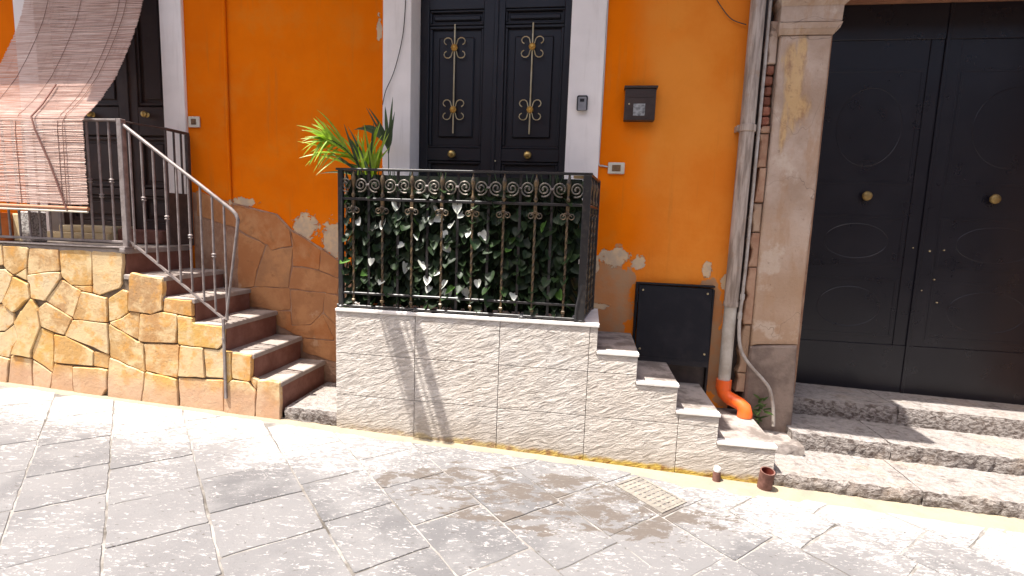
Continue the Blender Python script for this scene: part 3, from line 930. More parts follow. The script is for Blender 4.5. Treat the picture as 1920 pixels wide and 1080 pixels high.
# rough kerb stone at the foot of the stairs
def rough_block(x0, x1, y0, y1, zt, zb, seed, amp=.012, slope=0.0, dx=.028):
    """a hewn slab with an uneven top edge and pecked front, zt at x0"""
    r = random.Random(seed)
    nx = max(3, int((x1 - x0) / dx)); ny = 7; nz = 5
    m = MB()
    vs = []; fs = []
    def P(i, u):                        # u runs along: front bottom -> front top -> back top
        x = x0 + (x1 - x0) * i / nx
        top = zt + slope * (x - x0)
        if u < nz:
            t = u / nz
            return Vector((x + r.uniform(-1, 1) * .004 * (0 < i < nx), y0 + r.uniform(-.2, 1) * amp - .0 + (0.006 if t > .9 else 0), zb + (top - zb) * t))
        t = (u - nz) / ny
        return Vector((x, y0 + .012 + (y1 - y0 - .012) * t + (r.uniform(-.3, 1) * amp * .8 if u == nz else 0), top + r.uniform(-1, .2) * amp * (.55 if u == nz else .18)))
    U = nz + ny + 1
    for i in range(nx + 1):
        vs += [P(i, u) for u in range(U)]
    for i in range(nx):
        for u in range(U - 1):
            fs.append((i * U + u, i * U + u + 1, (i + 1) * U + u + 1, (i + 1) * U + u))
    k = len(vs)
    vs += [(x0, y1, zb), (x1, y1, zb)]
    fs.append(tuple(range(U)) + (k,))
    fs.append(tuple(nx * U + u for u in range(U))[::-1] + (k + 1,))
    return m.add(vs, fs)
kb = rough_block(-2.032, -1.646, -.632, -.035, .135, -.02, 4).build('kerb_stone', MT['lava'], smooth=True)
tag(kb, 'rough lava kerb stone lying between the ochre stairs and the pale wall', 'kerb stone')

# ------------------------------------------------------------------ pale tiled entrance steps
ent = thing('entrance_steps', (-.3, -.32, zg(-.3)), 'pale riven stone landing and steps before the black door', 'steps')
PX = [-1.642, .083, .333, .583, .838, 1.178]
PZ = [.858, .690, .516, .352, .180]
def top_at(x):
    for k in range(5):
        if x <= PX[k + 1] + 1e-6: return PZ[k]
    return PZ[4]
GX = [-1.642, -1.09, -.53, .035, .602, 1.178]
GZ = [-.3, .268, .556, .90]
TH = .017
for gi in range(5):
    for gk in range(3):
        x0, x1 = GX[gi] + .0015, GX[gi + 1] - .0015
        lo, hi = GZ[gk] + .0015, GZ[gk + 1] - .0015
        xb = sorted(set([x0, x1] + [p for p in PX[1:5] if x0 < p < x1]))
        top = []
        for a, b in zip(xb, xb[1:]):
            z = min(hi, top_at((a + b) / 2) - TH + .001)
            top += [(a, z), (b, z)]
        # drop columns that fall below the tile
        top = [t for t in top if t[1] > lo + .02]
        if len(top) < 2: continue
        xa, xe = top[0][0], top[-1][0]
        def foot(x): return max(lo, zg(x) - .03) if gk else zg(x) - .03
        poly = [(xa, foot(xa)), (xe, foot(xe))] + top[::-1]
        cl = []
        for p in poly:
            if not cl or (Vector(p) - Vector(cl[-1])).length > 1e-4: cl.append(p)
        MB().prism(cl, -.640, -.60, .0022).build('tile', MT['tile'], ent)
m = MB()
m.prism([(PX[0] + .001, -.25), (PX[0] + .001, PZ[0] - TH - .002), (PX[1] - .002, PZ[0] - TH - .002), (PX[1] - .002, PZ[1] - TH - .002), (PX[2] - .002, PZ[1] - TH - .002), (PX[2] - .002, PZ[2] - TH - .002), (PX[3] - .002, PZ[2] - TH - .002), (PX[3] - .002, PZ[3] - TH - .002),
         (PX[4] - .002, PZ[3] - TH - .002), (PX[4] - .002, PZ[4] - TH - .002), (PX[5] - .002, PZ[4] - TH - .002), (PX[5] - .002, -.25)], -.601, -.004, .0)
m.build('core', MT['base_stone'], ent)
for k in range(5):
    x0 = PX[k] - (.0 if k == 0 else .006)
    MB().box(x0, PX[k + 1] + .006, -.646, -.003, PZ[k] - TH, PZ[k], .003).build('tread', MT['coping' if k == 0 else 'tread'], ent)
    MB().box(x0 + (.0005 if k == 0 else .006), PX[k + 1] + .0075, -.648, -.585, PZ[k] - TH - .001, PZ[k] + .0015, .003).build('sunlit_nosing', MT['coping'], ent)  # pale edge strip before a darker tread puts the sunlit band into colour

# ------------------------------------------------------------------ gateway house on the right
gh = thing('gateway_house', (2.6, .5, zg(2.6)), 'neighbouring house with a worn stone pilaster and a tall dark double gate', 'building')
MB().prism([(1.160, .66), (1.200, .675), (1.468, .69), (1.466, 1.1), (1.474, 1.7), (1.472, 2.2), (1.476, 2.735), (1.163, 2.735), (1.166, 2.1), (1.158, 1.4)], -.060, .9, .008).build('pilaster_shaft', MT['pilaster'], gh)
MB().prism([(1.150, -.2), (1.482, -.2), (1.470, .33), (1.462, .50), (1.455, .69), (1.25, .675), (1.152, .66), (1.146, .30)], -.085, .9, .012).build('pilaster_base', MT['base_stone'], gh)
m = MB()
def cap(m, x0, x1, yf, z0, z1, fl):            # a course flaring outwards with height
    vs = [(x0, yf, z0), (x1, yf, z0), (x1 + fl, yf - fl, z1), (x0 - fl * .4, yf - fl, z1), (x0, .5, z0), (x1, .5, z0), (x1 + fl, .5, z1), (x0 - fl * .4, .5, z1)]
    return m.add(vs, [(0, 1, 2, 3), (4, 7, 6, 5), (0, 4, 5, 1), (3, 2, 6, 7), (0, 3, 7, 4), (1, 5, 6, 2)])
cap(m, 1.150, 1.482, -.066, 2.736, 2.765, .022)
cap(m, 1.142, 1.506, -.089, 2.766, 2.80, .010)
m.build('capital', MT['pilaster'], gh)
m = MB()
cap(m, 1.145, 1.512, -.092, 2.806, 2.90, .003)
cap(m, 1.142, 1.516, -.096, 2.901, 2.945, .045)
cap(m, 1.135, 1.565, -.142, 2.946, 2.99, .012)
m.build('capital', MT['pilaster'], gh)
m = MB()
MB().box(1.057, 1.150, .05, .42, -.3, 7.0).build('party_joint', MT['dark_iron'], gh)
m.box(1.151, 6.0, -.05, .9, 3.30, 7.0); m.box(1.151, 1.56, -.05, .9, 2.99, 3.30); m.box(3.62, 6.0, -.05, .9, -.4, 3.30)
m.box(1.48, 1.62, .30, .9, -.3, 3.30)
m.build('wall', MT['rough_render'], gh)
MB().box(1.151, 6.0, -.20, -.051, 3.31, 3.45, .02).build('cornice', MT['pilaster'], gh)
MB().box(1.62, 3.62, .60, .9, 3.185, 3.30).build('lintel', MT['lintel'], gh)
# broken plaster strip and exposed rubble beside the downpipe
rq = random.Random(31)
z = .32
while z < 2.72:
    h = rq.uniform(.14, .42)
    if 2.16 < z < 2.40:
        for k in range(3):
            x0 = 1.092 + rq.uniform(0, .02)
            MB().box(x0, 1.155, -.015 - rq.uniform(0, .02), .05, z, z + .058, .010).build('brick', MT['brick'], gh)
            z += .066
        continue
    if z < 2.16 < z + h: h = 2.17 - z
    n = max(3, int(h / .05))
    L = [(1.100 + rq.uniform(-.012, .016), z + (h - .006) * i / n) for i in range(n + 1)]
    P = L + [(1.1565, z + h - .006), (1.1565, z)]
    MB().prism(P, -.047 - rq.uniform(-.008, .008), .05, .007).build('plaster_piece', MT['pilaster'] if rq.random() < .45 else MT['rough_render'], gh)
    z += h
# dark double gate
def gate_leaf(x0, x1, kx, hinge_left):
    d = MB().box(x0, x1, .645, .70, .170, 3.184).build('gate_leaf', MT['gate'], gh)
    def part(nm, mat, mm, sm=False): return mm.build(nm, mat, d, sm)
    part('kick_board', MT['gate'], MB().box(x0 + .004, x1 - .004, .634, .6455, .172, .60, .002))
    part('head_rail', MT['gate'], MB().box(x0 + .004, x1 - .004, .634, .6455, 2.93, 3.182, .002))
    w = x1 - x0
    for sx in (x0 + .004, x1 - .104):
        part('stile', MT['gate'], MB().box(sx, sx + .10, .638, .6455, .602, 2.928, .002))
    px0, px1 = x0 + .12, x1 - .12
    for a, b in ((.66, 1.13), (1.22, 1.62), (1.86, 2.72)):
        q = MB()
        for (u0, u1, v0, v1) in ((px0, px1, a, a + .022), (px0, px1, b - .022, b), (px0, px0 + .022, a + .022, b - .022), (px1 - .022, px1, a + .022, b - .022)):
            q.box(u0, u1, .6425, .6448, v0, v1, .001)
        part('moulding', MT['gate'], q)
        cx, cz = (px0 + px1) / 2, (a + b) / 2
        rx, rz = (px1 - px0) * .34, (b - a) * .34
        ring = [(cx + rx * math.cos(t * math.pi / 16), .6465, cz + rz * math.sin(t * math.pi / 16)) for t in range(32)]
        part('oval_moulding', MT['gate'], MB().tube(ring, .003, 6, closed=True), True)
    part('knob', MT['dull_brass'], MB().lathe((kx, .632, 1.768), [(.001, -.036), (.024, -.034), (.035, -.026), (.037, -.018), (.028, -.010), (.030, 0)], 'y', 20), True)
    return d
g1 = gate_leaf(1.625, 2.549, 2.118, True)
g2 = gate_leaf(2.553, 3.60, 3.004, False)
MB().box(2.538, 2.564, .626, .6335, .20, 3.18, .002).build('meeting_strip', MT['gate'], g1)
for (x, z, r) in [(2.62, 1.36, .008), (2.50, 1.38, .005), (2.72, 1.37, .005), (2.68, 1.14, .006), (2.60, 1.05, .005), (2.72, .96, .006)]:
    MB().lathe((x, .636, z), [(.001, -.006), (r, -.004), (r, .014)], 'y', 8).build('rivet', MT['silver_gold'], g2)

# hewn lava steps up to the gate
gs = thing('gate_steps', (2.2, -.2, zg(2.2)), 'three broad hewn lava stone steps below the dark gate', 'steps')
rough_block(1.190, 2.005, -.64, -.16, .012, zg(2.0) - .03, 41, .016, -.030).build('step_slab', MT['lava'], gs, True)
rough_block(2.012, 4.4, -.64, -.16, -.011, zg(4.4) - .03, 42, .016, -.030).build('step_slab', MT['lava'], gs, True)
rough_block(1.435, 2.045, -.215, .27, .122, -.12, 43, .018, -.036).build('step_slab', MT['lava'], gs, True)
rough_block(2.052, 4.4, -.215, .27, .100, -.15, 44, .018, -.036).build('step_slab', MT['lava'], gs, True)
rough_block(1.53, 2.30, .205, .72, .243, .03, 45, .007, -.028).build('step_slab', MT['lava'], gs, True)
rough_block(2.307, 3.62, .205, .72, .221, .0, 46, .007, -.028).build('step_slab', MT['lava'], gs, True)
fl = rough_block(1.182, 1.47, -.33, -.05, .075, -.1, 47, .02, -.03)
fl.build('rubble_fill', MT['tread'], gs, True)

# ------------------------------------------------------------------ scrolled black balcony railing
RL = thing('balcony_railing', (-.8, -.60, .86), 'black wrought iron railing with spiral frieze and twisted bars on the pale landing', 'railing')
RX0, RX1, RY = -1.618, -.028, -.60
def bar(name, mat, *a, parent=RL, **k):
    return MB().box(*a, **k).build(name, mat, parent)
I = MT['black_iron']; G = MT['gilt_iron']
bar('top_rail', I, RX0 - .03, RX1 + .03, RY - .017, RY + .017, 1.762, 1.776, b=.003)
bar('mid_rail', I, RX0 - .012, RX1 + .012, RY - .010, RY + .010, 1.572, 1.590, b=.003)
bar('lower_rail', I, RX0 - .012, RX1 + .012, RY - .010, RY + .010, .954, .970, b=.003)
bar('base_rail', I, RX0 - .03, RX1 + .02, RY - .014, RY + .014, .868, .884, b=.003)
for x in (RX0, RX1):
    w = .016 if x == RX0 else .024
    bar('post', I, x - w, x + w, RY - w, RY + w, .858, 1.7615, b=.003)
foot_me = MB().lathe((0, 0, 0), [(.028, 0), (.028, .012), (.018, .02), (.014, .03)], 'z', 10).build('foot', I, mesh_only=True, origin=(0, 0, 0))
for x in (RX0, RX1, -.40, -1.10):
    place('foot', foot_me, RL, (x, RY, .8595))
bx = [-1.530 + .1986 * k for k in range(8)]
def z_pts(x, y, z0, z1, n): return [(x, y, z0 + (z1 - z0) * i / n) for i in range(n + 1)]
tw_me = MB().tube(z_pts(0, 0, .885, 1.535, 44), .0085, 4, twist=.42).build('twisted_bar', G, mesh_only=True, origin=(0, 0, 0))
pl_me = MB().box(-.008, .008, -.004, .004, .885, 1.571).build('plain_bar', I, mesh_only=True, origin=(0, 0, 0))
pl2_me = MB().box(-.008, .008, -.004, .004, 1.591, 1.7615).build('frieze_bar', I, mesh_only=True, origin=(0, 0, 0))
co2_me = MB().box(-.012, .012, -.011, .011, .905, .925, .004).build('collar', G, mesh_only=True, origin=(0, 0, 0))
nk_me = MB().box(-.010, .010, -.009, .009, 1.5365, 1.5715).build('bar_neck', G, mesh_only=True, origin=(0, 0, 0))
col_me = MB().box(-.013, .013, -.012, .012, 1.520, 1.536, .003).build('collar', G, mesh_only=True, origin=(0, 0, 0))
def cscroll(s):
    c = (s * .026, 1.508)
    return MB().tube([(s * .010, -.004, 1.528)] + [(c[0] + s * .017 * math.cos(a), -.004, c[1] + .017 * math.sin(a)) for a in [rad(v) for v in (110, 70, 30, -10, -50, -90, -130, -170, -215)]] + [(c[0] - s * .004, -.004, c[1] + .007), (c[0] + s * .002, -.004, c[1])], .0038, 6).build('c_scroll', G, mesh_only=True, origin=(0, 0, 0), smooth=True)
cs_me = {-1: cscroll(-1), 1: cscroll(1)}
bulb_me = MB().lathe((0, 0, 0), [(.006, 1.5905), (.013, 1.600), (.014, 1.612), (.008, 1.622), (.007, 1.640), (.009, 1.668), (.014, 1.690), (.016, 1.708), (.012, 1.726), (.006, 1.742), (.004, 1.7615)], 'z', 10).build('frieze_bulb', G, mesh_only=True, origin=(0, 0, 0), smooth=True)
def spi(s, cx):
    pts = spiral((0, 0), .0465, .006, rad(250) if s > 0 else rad(-70), (1 if s > 0 else -1) * 2.0, 46, 0)
    return MB().tube(pts, [.0050] * 40 + [.0056, .0065, .0078, .0085, .0085, .0075, .005], 6).build('spiral', MT['worn_iron'], mesh_only=True, origin=(0, 0, 0), smooth=True)
sp_me = {1: spi(1, 0), -1: spi(-1, 0)}
tie_me = MB().box(-.011, .011, -.010, .006, -.006, .006, .002).build('rivet_tie', MT['stair_iron'], mesh_only=True, origin=(0, 0, 0))
for k, x in enumerate(bx):
    place('twisted_bar', tw_me, RL, (x, RY - .004, 0))
    place('collar', col_me, RL, (x, RY - .004, 0)); place('collar', co2_me, RL, (x, RY - .004, 0)); place('bar_neck', nk_me, RL, (x, RY - .004, 0))
    for s in (-1, 1): place('c_scroll', cs_me[s], RL, (x, RY - .006, 0))
    place('frieze_bulb', bulb_me, RL, (x, RY - .003, 0))
    xm = x + .0993
    if xm < RX1 - .03:
        place('plain_bar', pl_me, RL, (xm, RY + .012, 0))
        place('frieze_bar', pl2_me, RL, (xm, RY + .012, 0))
        place('rivet_tie', tie_me, RL, (xm, RY - .004, 1.673))
    place('spiral', sp_me[1], RL, (x + .0505, RY - .006, 1.672))
    if xm + .1 < RX1 + .02: place('spiral', sp_me[-1], RL, (x + .1481, RY - .006, 1.672))
place('spiral', sp_me[-1], RL, (bx[0] - .0505, RY - .006, 1.672))
# return panels running back to the house
def side(xa, xb, ya, yb, n):
    f = lambda t: (xa + (xb - xa) * t, ya + (yb - ya) * t)
    for nm, z, r in (('top_rail', 1.769, .012), ('mid_rail', 1.581, .009), ('lower_rail', .962, .009), ('base_rail', .876, .010)):
        MB().tube([(*f(.0), z), (*f(1), z)], r, 4).build(nm, I, RL)
    for k in range(n):
        x, y = f((k + .6) / n)
        if k % 2 == 0:
            place('twisted_bar', tw_me, RL, (x, y, 0)); place('collar', col_me, RL, (x, y, 0), (0, 0, rad(85))); place('bar_neck', nk_me, RL, (x, y, 0))
            place('frieze_bulb', bulb_me, RL, (x, y, 0))
            place('spiral', sp_me[1], RL, (x, y + .052, 1.672), (0, 0, rad(90)))
        else:
            place('plain_bar', pl_me, RL, (x, y, 0)); place('frieze_bar', pl2_me, RL, (x, y, 0))
    x, y = f(1)
    MB().box(x - .013, x + .013, y - .013, y + .013, .859, 1.78, .003).build('post', I, RL)
side(RX0, RX0, RY + .02, -.03, 6)
side(RX1 + .014, .045, RY + .03, -.06, 6)
MB().box(-.115, -.015, RY + .02, RY + .03, 1.742, 1.7615).build('clip_plate', MT['silver_gold'], RL)
MB().tube([(-.03, RY - .02, 1.10), (-.055, RY - .022, .96), (-.06, RY - .02, .87)], .010, 6).build('stay', I, RL)

# ------------------------------------------------------------------ artificial ivy screen
IV = thing('ivy_screen', (-.8, -.53, .86), 'dark green leafy ivy screen fixed inside the black balcony railing', 'ivy screen')
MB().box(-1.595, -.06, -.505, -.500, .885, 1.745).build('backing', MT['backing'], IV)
def leaf_mesh(w, l, mat, curl, name='leaf'):
    # heart outline, hanging down from the stalk at the origin, slightly folded along the middle
    out = [(0, -.02), (.20, .06), (.42, .02), (.50, -.20), (.42, -.48), (.24, -.76), (0, -1.0)]
    vs = [(0, 0, -.02 * l), (0, .06 * curl * l, -.35 * l), (0, .10 * curl * l, -.68 * l), (0, -.06 * l * curl, -1.0 * l)]
    R = [(x * w, -.10 * l * (x / .5), z * l) for x, z in out[1:6]]
    Lf = [(-x, y, z) for x, y, z in R]
    vs += R + Lf
    fs = []
    for o in (4, 9):
        f = [(0, o, o + 1), (0, o + 1, o + 2), (0, o + 2, 1), (1, o + 2, o + 3), (1, o + 3, 2), (2, o + 3, o + 4), (2, o + 4, 3)]
        fs += f if o == 4 else [t[::-1] for t in f]
    mm = MB().add(vs, fs)
    me = bpy.data.meshes.new(name)
    me.from_pydata(mm.v, [], mm.f)
    me.materials.append(mat)
    for p in me.polygons: p.use_smooth = True
    return me
lm = [leaf_mesh(.052, .060, MT['leaf'], .6), leaf_mesh(.060, .066, MT['leaf'], 1.0), leaf_mesh(.046, .058, MT['leaf'], .2), leaf_mesh(.05, .06, MT['leaf_light'], .7), leaf_mesh(.054, .062, MT['leaf_sunlit'], .5)]
ri = random.Random(77)
spots = []
nx, nz = 38, 23
for i in range(nx):
    for k in range(nz):
        x = -1.595 + 1.53 * (i + .5 + ri.uniform(-.45, .45)) / nx
        z = .90 + .80 * (k + .6 + ri.uniform(-.45, .45)) / nz
        y = -.590 + ri.uniform(0, .060)
        spots.append((x, y, z))
for k in range(60):
    spots.append((-.035 + ri.uniform(-.02, .0), ri.uniform(-.55, -.1), ri.uniform(.95, 1.74)))
ri.shuffle(spots)
spots.sort(key=lambda p: p[1] + ri.uniform(-.01, .01))          # nearest first
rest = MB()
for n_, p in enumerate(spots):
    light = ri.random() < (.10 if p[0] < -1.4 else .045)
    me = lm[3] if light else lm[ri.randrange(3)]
    if n_ < 300 and -1.62 < p[0] < -.45 and p[2] < 1.6 and ri.random() < (.24 if -1.25 < p[0] < -.65 and p[2] > 1.0 else .05): me = lm[4]  # pale leaves grouped as painted sun flecks in the sunlit zone
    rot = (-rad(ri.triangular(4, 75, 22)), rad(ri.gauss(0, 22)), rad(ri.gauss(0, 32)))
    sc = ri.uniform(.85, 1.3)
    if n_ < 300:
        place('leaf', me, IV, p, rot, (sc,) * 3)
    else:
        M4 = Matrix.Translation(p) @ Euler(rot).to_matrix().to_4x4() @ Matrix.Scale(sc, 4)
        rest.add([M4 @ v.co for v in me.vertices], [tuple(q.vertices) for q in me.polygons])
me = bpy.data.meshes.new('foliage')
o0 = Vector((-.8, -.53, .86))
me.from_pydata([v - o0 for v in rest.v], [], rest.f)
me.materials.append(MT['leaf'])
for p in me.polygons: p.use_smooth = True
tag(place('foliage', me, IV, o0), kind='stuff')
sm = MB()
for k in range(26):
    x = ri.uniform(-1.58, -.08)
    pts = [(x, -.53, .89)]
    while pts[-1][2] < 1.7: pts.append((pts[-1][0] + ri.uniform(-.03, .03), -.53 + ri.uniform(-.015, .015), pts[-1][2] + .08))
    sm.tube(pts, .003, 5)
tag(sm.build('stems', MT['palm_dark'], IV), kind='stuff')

# ------------------------------------------------------------------ potted palms behind the railing
def blade(m, p0, p1, w, droop, fold=.25, n=7, side=None):
    """one narrow leaf from p0 to p1, sagging by droop at its tip half"""
    p0, p1 = Vector(p0), Vector(p1)
    d = p1 - p0
    L = d.length
    sd = side or Vector((0, -1, 0))
    lat = d.cross(sd).normalized()
    up = lat.cross(d).normalized()
    vs = []; fs = []
    for i in range(n + 1):
        t = i / n
        c = p0 + d * t + Vector((0, 0, droop * L * (4 * t * (1 - t)) * .5))
        ww = w * (math.sin(math.pi * min(1, .12 + t * .88)) ** .7 if t < 1 else 0) * (1 - .35 * t) + .0006
        vs += [c - lat * ww + up * ww * fold, c, c + lat * ww + up * ww * fold]
    for i in range(n):
        for k in range(2):
            fs.append((i * 3 + k, i * 3 + k + 1, i * 3 + 4 + k, i * 3 + 3 + k))
    return m.add(vs, fs)
PM = thing('potted_palm', (-1.47, -.46, .86), 'bright green palm with arching fronds spilling over the railing corner', 'plant')
MB().lathe((-1.47, -.40, .861), [(.075, 0), (.085, .02), (.105, .20), (.115, .22), (.115, .25), (.10, .25), (.095, .21)], 'z', 18).build('pot', MT['terracotta'], PM, True)
rp = random.Random(15)
# rachis of the big frond leaning out to the left
rach = [Vector(p) for p in [(-1.47, -.44, 1.08), (-1.475, -.46, 1.45), (-1.49, -.50, 1.70), (-1.53, -.55, 1.82), (-1.59, -.60, 1.90), (-1.66, -.645, 1.945), (-1.73, -.68, 1.955)]]
MB().tube(rach, [.006, .006, .005, .0045, .004, .003, .002], 6).build('frond_stem', MT['palm_dark'], PM, True)
def on(pts, t):
    t *= len(pts) - 1
    i = min(int(t), len(pts) - 2)
    return pts[i].lerp(pts[i + 1], t - i)
tips = [(572, 275), (570, 262), (574, 252), (580, 246), (588, 238), (594, 228), (604, 213), (608, 228), (572, 290), (576, 306), (586, 330), (596, 322), (611, 338), (578, 270), (590, 250), (600, 240), (582, 296), (571, 300), (615, 250), (606, 262)]
tips += [(rp.uniform(570, 612), rp.uniform(232, 325)) for _ in range(22)]
for k, (px, py) in enumerate(tips):
    x = -1.455 + (px - 690) * .0033; z = 1.789 + (315 - py) * .0033
    y = -.60 - rp.uniform(.02, .14)
    b = on(rach, .55 + .40 * ((k * 7) % 20) / 20)
    m = MB()
    blade(m, b, (x, y, z), rp.uniform(.0065, .010), rp.uniform(.06, .22), side=Vector((0, -.8, .6)))
    m.build('leaflet', MT['palm'], PM, True)
for k in range(40):
    a = rad(rp.uniform(50, 178))
    L = rp.uniform(.16, .34)
    b = Vector((-1.49 + rp.uniform(-.06, .05), -.47 + rp.uniform(-.06, .05), 1.72 + rp.uniform(0, .06)))
    e = b + Vector((math.cos(a) * L, rp.uniform(-.12, .06), math.sin(a) * L))
    m = MB()
    blade(m, b, e, rp.uniform(.007, .012), rp.uniform(.0, .15), side=Vector((rp.uniform(-.3, .3), -1, .3)))
    m.build('leaflet', MT['palm'] if k < 30 else MT['palm_dark'], PM, True)
for k in range(14):                       # lower bunch between pot and rail
    a = rad(rp.uniform(40, 140))
    b = Vector((-1.47, -.42, 1.08)); L = rp.uniform(.35, .6)
    m = MB()
    blade(m, b, b + Vector((math.cos(a) * L * .3, rp.uniform(-.08, .05), L)), .012, .05)
    m.build('leaflet', MT['palm_dark'], PM, True)
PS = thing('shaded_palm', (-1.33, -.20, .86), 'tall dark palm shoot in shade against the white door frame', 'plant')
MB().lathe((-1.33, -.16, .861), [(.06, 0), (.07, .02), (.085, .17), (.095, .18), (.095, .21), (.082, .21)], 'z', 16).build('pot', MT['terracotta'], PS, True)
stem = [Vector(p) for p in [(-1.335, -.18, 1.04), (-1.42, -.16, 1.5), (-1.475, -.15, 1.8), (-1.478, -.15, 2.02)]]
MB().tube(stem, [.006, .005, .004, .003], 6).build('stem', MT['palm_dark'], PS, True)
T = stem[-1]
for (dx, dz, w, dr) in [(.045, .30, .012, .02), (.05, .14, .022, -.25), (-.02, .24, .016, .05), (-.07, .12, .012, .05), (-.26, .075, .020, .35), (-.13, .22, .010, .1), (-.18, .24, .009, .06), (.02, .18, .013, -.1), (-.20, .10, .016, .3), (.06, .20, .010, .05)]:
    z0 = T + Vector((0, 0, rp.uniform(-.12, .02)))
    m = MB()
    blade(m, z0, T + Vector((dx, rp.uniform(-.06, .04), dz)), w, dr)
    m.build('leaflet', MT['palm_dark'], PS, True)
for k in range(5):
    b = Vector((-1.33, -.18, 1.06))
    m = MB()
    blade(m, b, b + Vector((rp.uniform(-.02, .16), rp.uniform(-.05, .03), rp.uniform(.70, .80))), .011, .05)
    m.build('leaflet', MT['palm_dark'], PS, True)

# ------------------------------------------------------------------ iron railing of the left stairs
SR = thing('stair_railing', (-3.22, -.60, 1.18), 'grey iron handrail with collared bars along the ochre stairs and landing', 'railing')
SI = MT['stair_iron']
def sbar(name, *a, **k): return MB().box(*a, **k).build(name, SI, SR)
sbar('post', -3.246, -3.206, -.622, -.582, 1.15, 2.075, b=.003)
sbar('top_rail', -6.2, -3.247, -.622, -.582, 2.060, 2.074, b=.003)
sbar('bottom_rail', -6.2, -3.247, -.616, -.588, 1.222, 1.240, b=.003)
sbar('sill_plate', -6.2, -3.20, -.650, -.575, 1.1885, 1.200, b=.002)
rod = MB().tube([(0, 0, 1.2405), (0, 0, 2.0595)], .0075, 8).build('baluster', SI, mesh_only=True, origin=(0, 0, 0), smooth=True)
collar_prof = [(.008, -.016), (.014, -.013), (.016, -.007), (.010, -.002), (.010, .002), (.016, .007), (.014, .013), (.008, .016)]
coll = MB().lathe((0, 0, 0), collar_prof, 'z', 10).build('collar', SI, mesh_only=True, origin=(0, 0, 0), smooth=True)
for k in range(33):
    x = -3.246 - .0875 * (k + .9)
    place('baluster', rod, SR, (x, -.602, 0))
    if k % 2 == 0 and k < 9 or k % 2: place('collar', coll, SR, (x, -.602, 1.655 if k % 2 == 0 else 1.55))
hr = [(-3.215, -.602, 2.040), (-2.9, -.602, 1.823), (-2.6, -.602, 1.617), (-2.405, -.602, 1.482), (-2.375, -.602, 1.452), (-2.362, -.602, 1.418), (-2.372, -.602, 1.35), (-2.474, -.602, .735), (-2.476, -.602, .705)]
MB().tube(hr, [.013] * 5 + [.012, .009, .008, .008], 8).build('handrail', SI, SR, True)
MB().tube([(-3.222, -.602, 1.252), (-2.474, -.602, .712)], .010, 4).build('stringer', SI, SR)
N = 9
for k in range(N):
    x = -3.165 + (.70 * k) / (N - 1)
    zt = 2.040 - .010 + (x + 3.215) * (1.482 - 2.040) / (.81)
    zb = 1.252 + .012 + (x + 3.222) * (.712 - 1.252) / .748
    MB().tube([(x, -.602, zb), (x, -.602, zt)], .0075, 8).build('baluster', SI, SR, True)
    if k % 2 == 1: place('collar', coll, SR, (x, -.602, (zt + zb) / 2 - .01))
MB().box(-2.466, -2.447, -.663, -.6495, .17, .74, .002).build('end_plate', SI, SR)
MB().tube([(-2.458, -.66, .73), (-2.470, -.61, .715)], .008, 6).build('bracket', SI, SR)
MB().tube([(-2.458, -.668, .60), (-2.458, -.645, .60)], .008, 8).build('bolt', SI, SR)
MB().box(-3.245, -3.20, -.655, -.57, 1.160, 1.188, .004).build('corner_shoe', SI, SR)
# short return panel against the house, joined by a thin bar
BG = thing('return_panel', (-3.19, -.15, 1.18), 'dark iron return panel below the white door jamb atop the ochre stairs', 'railing')
DI = MT['dark_iron']
MB().tube([(-3.215, -.58, 2.06), (-3.193, -.27, 2.072)], .006, 6).build('link_bar', DI, BG)
MB().box(-3.205, -3.181, -.27, -.035, 2.062, 2.082, .003).build('top_rail', DI, BG)
for y in (-.262, -.185, -.115):
    MB().tube([(-3.193, y, 1.60), (-3.193, y, 2.062)], .008, 6).build('bar', DI, BG)
MB().box(-3.207, -3.179, -.066, -.034, 1.19, 2.0615, .003).build('post', DI, BG)
MB().box(-3.200, -3.186, -.27, -.066, 1.20, 1.60, .003).build('lower_plate', DI, BG)

# ------------------------------------------------------------------ bamboo blind
BL = thing('bamboo_blind', (-3.97, -.66, 1.45), 'brown bamboo slat blind drawn out over the stair railing before the brown door', 'blind')
pr = [(-.015, 3.62), (-.06, 3.40), (-.105, 3.18), (-.141, 3.041), (-.180, 2.905), (-.243, 2.750), (-.321, 2.579), (-.410, 2.405), (-.525, 2.236), (-.612, 2.132), (-.655, 2.088), (-.676, 2.055), (-.682, 1.98), (-.681, 1.80), (-.680, 1.60), (-.678, 1.46)]
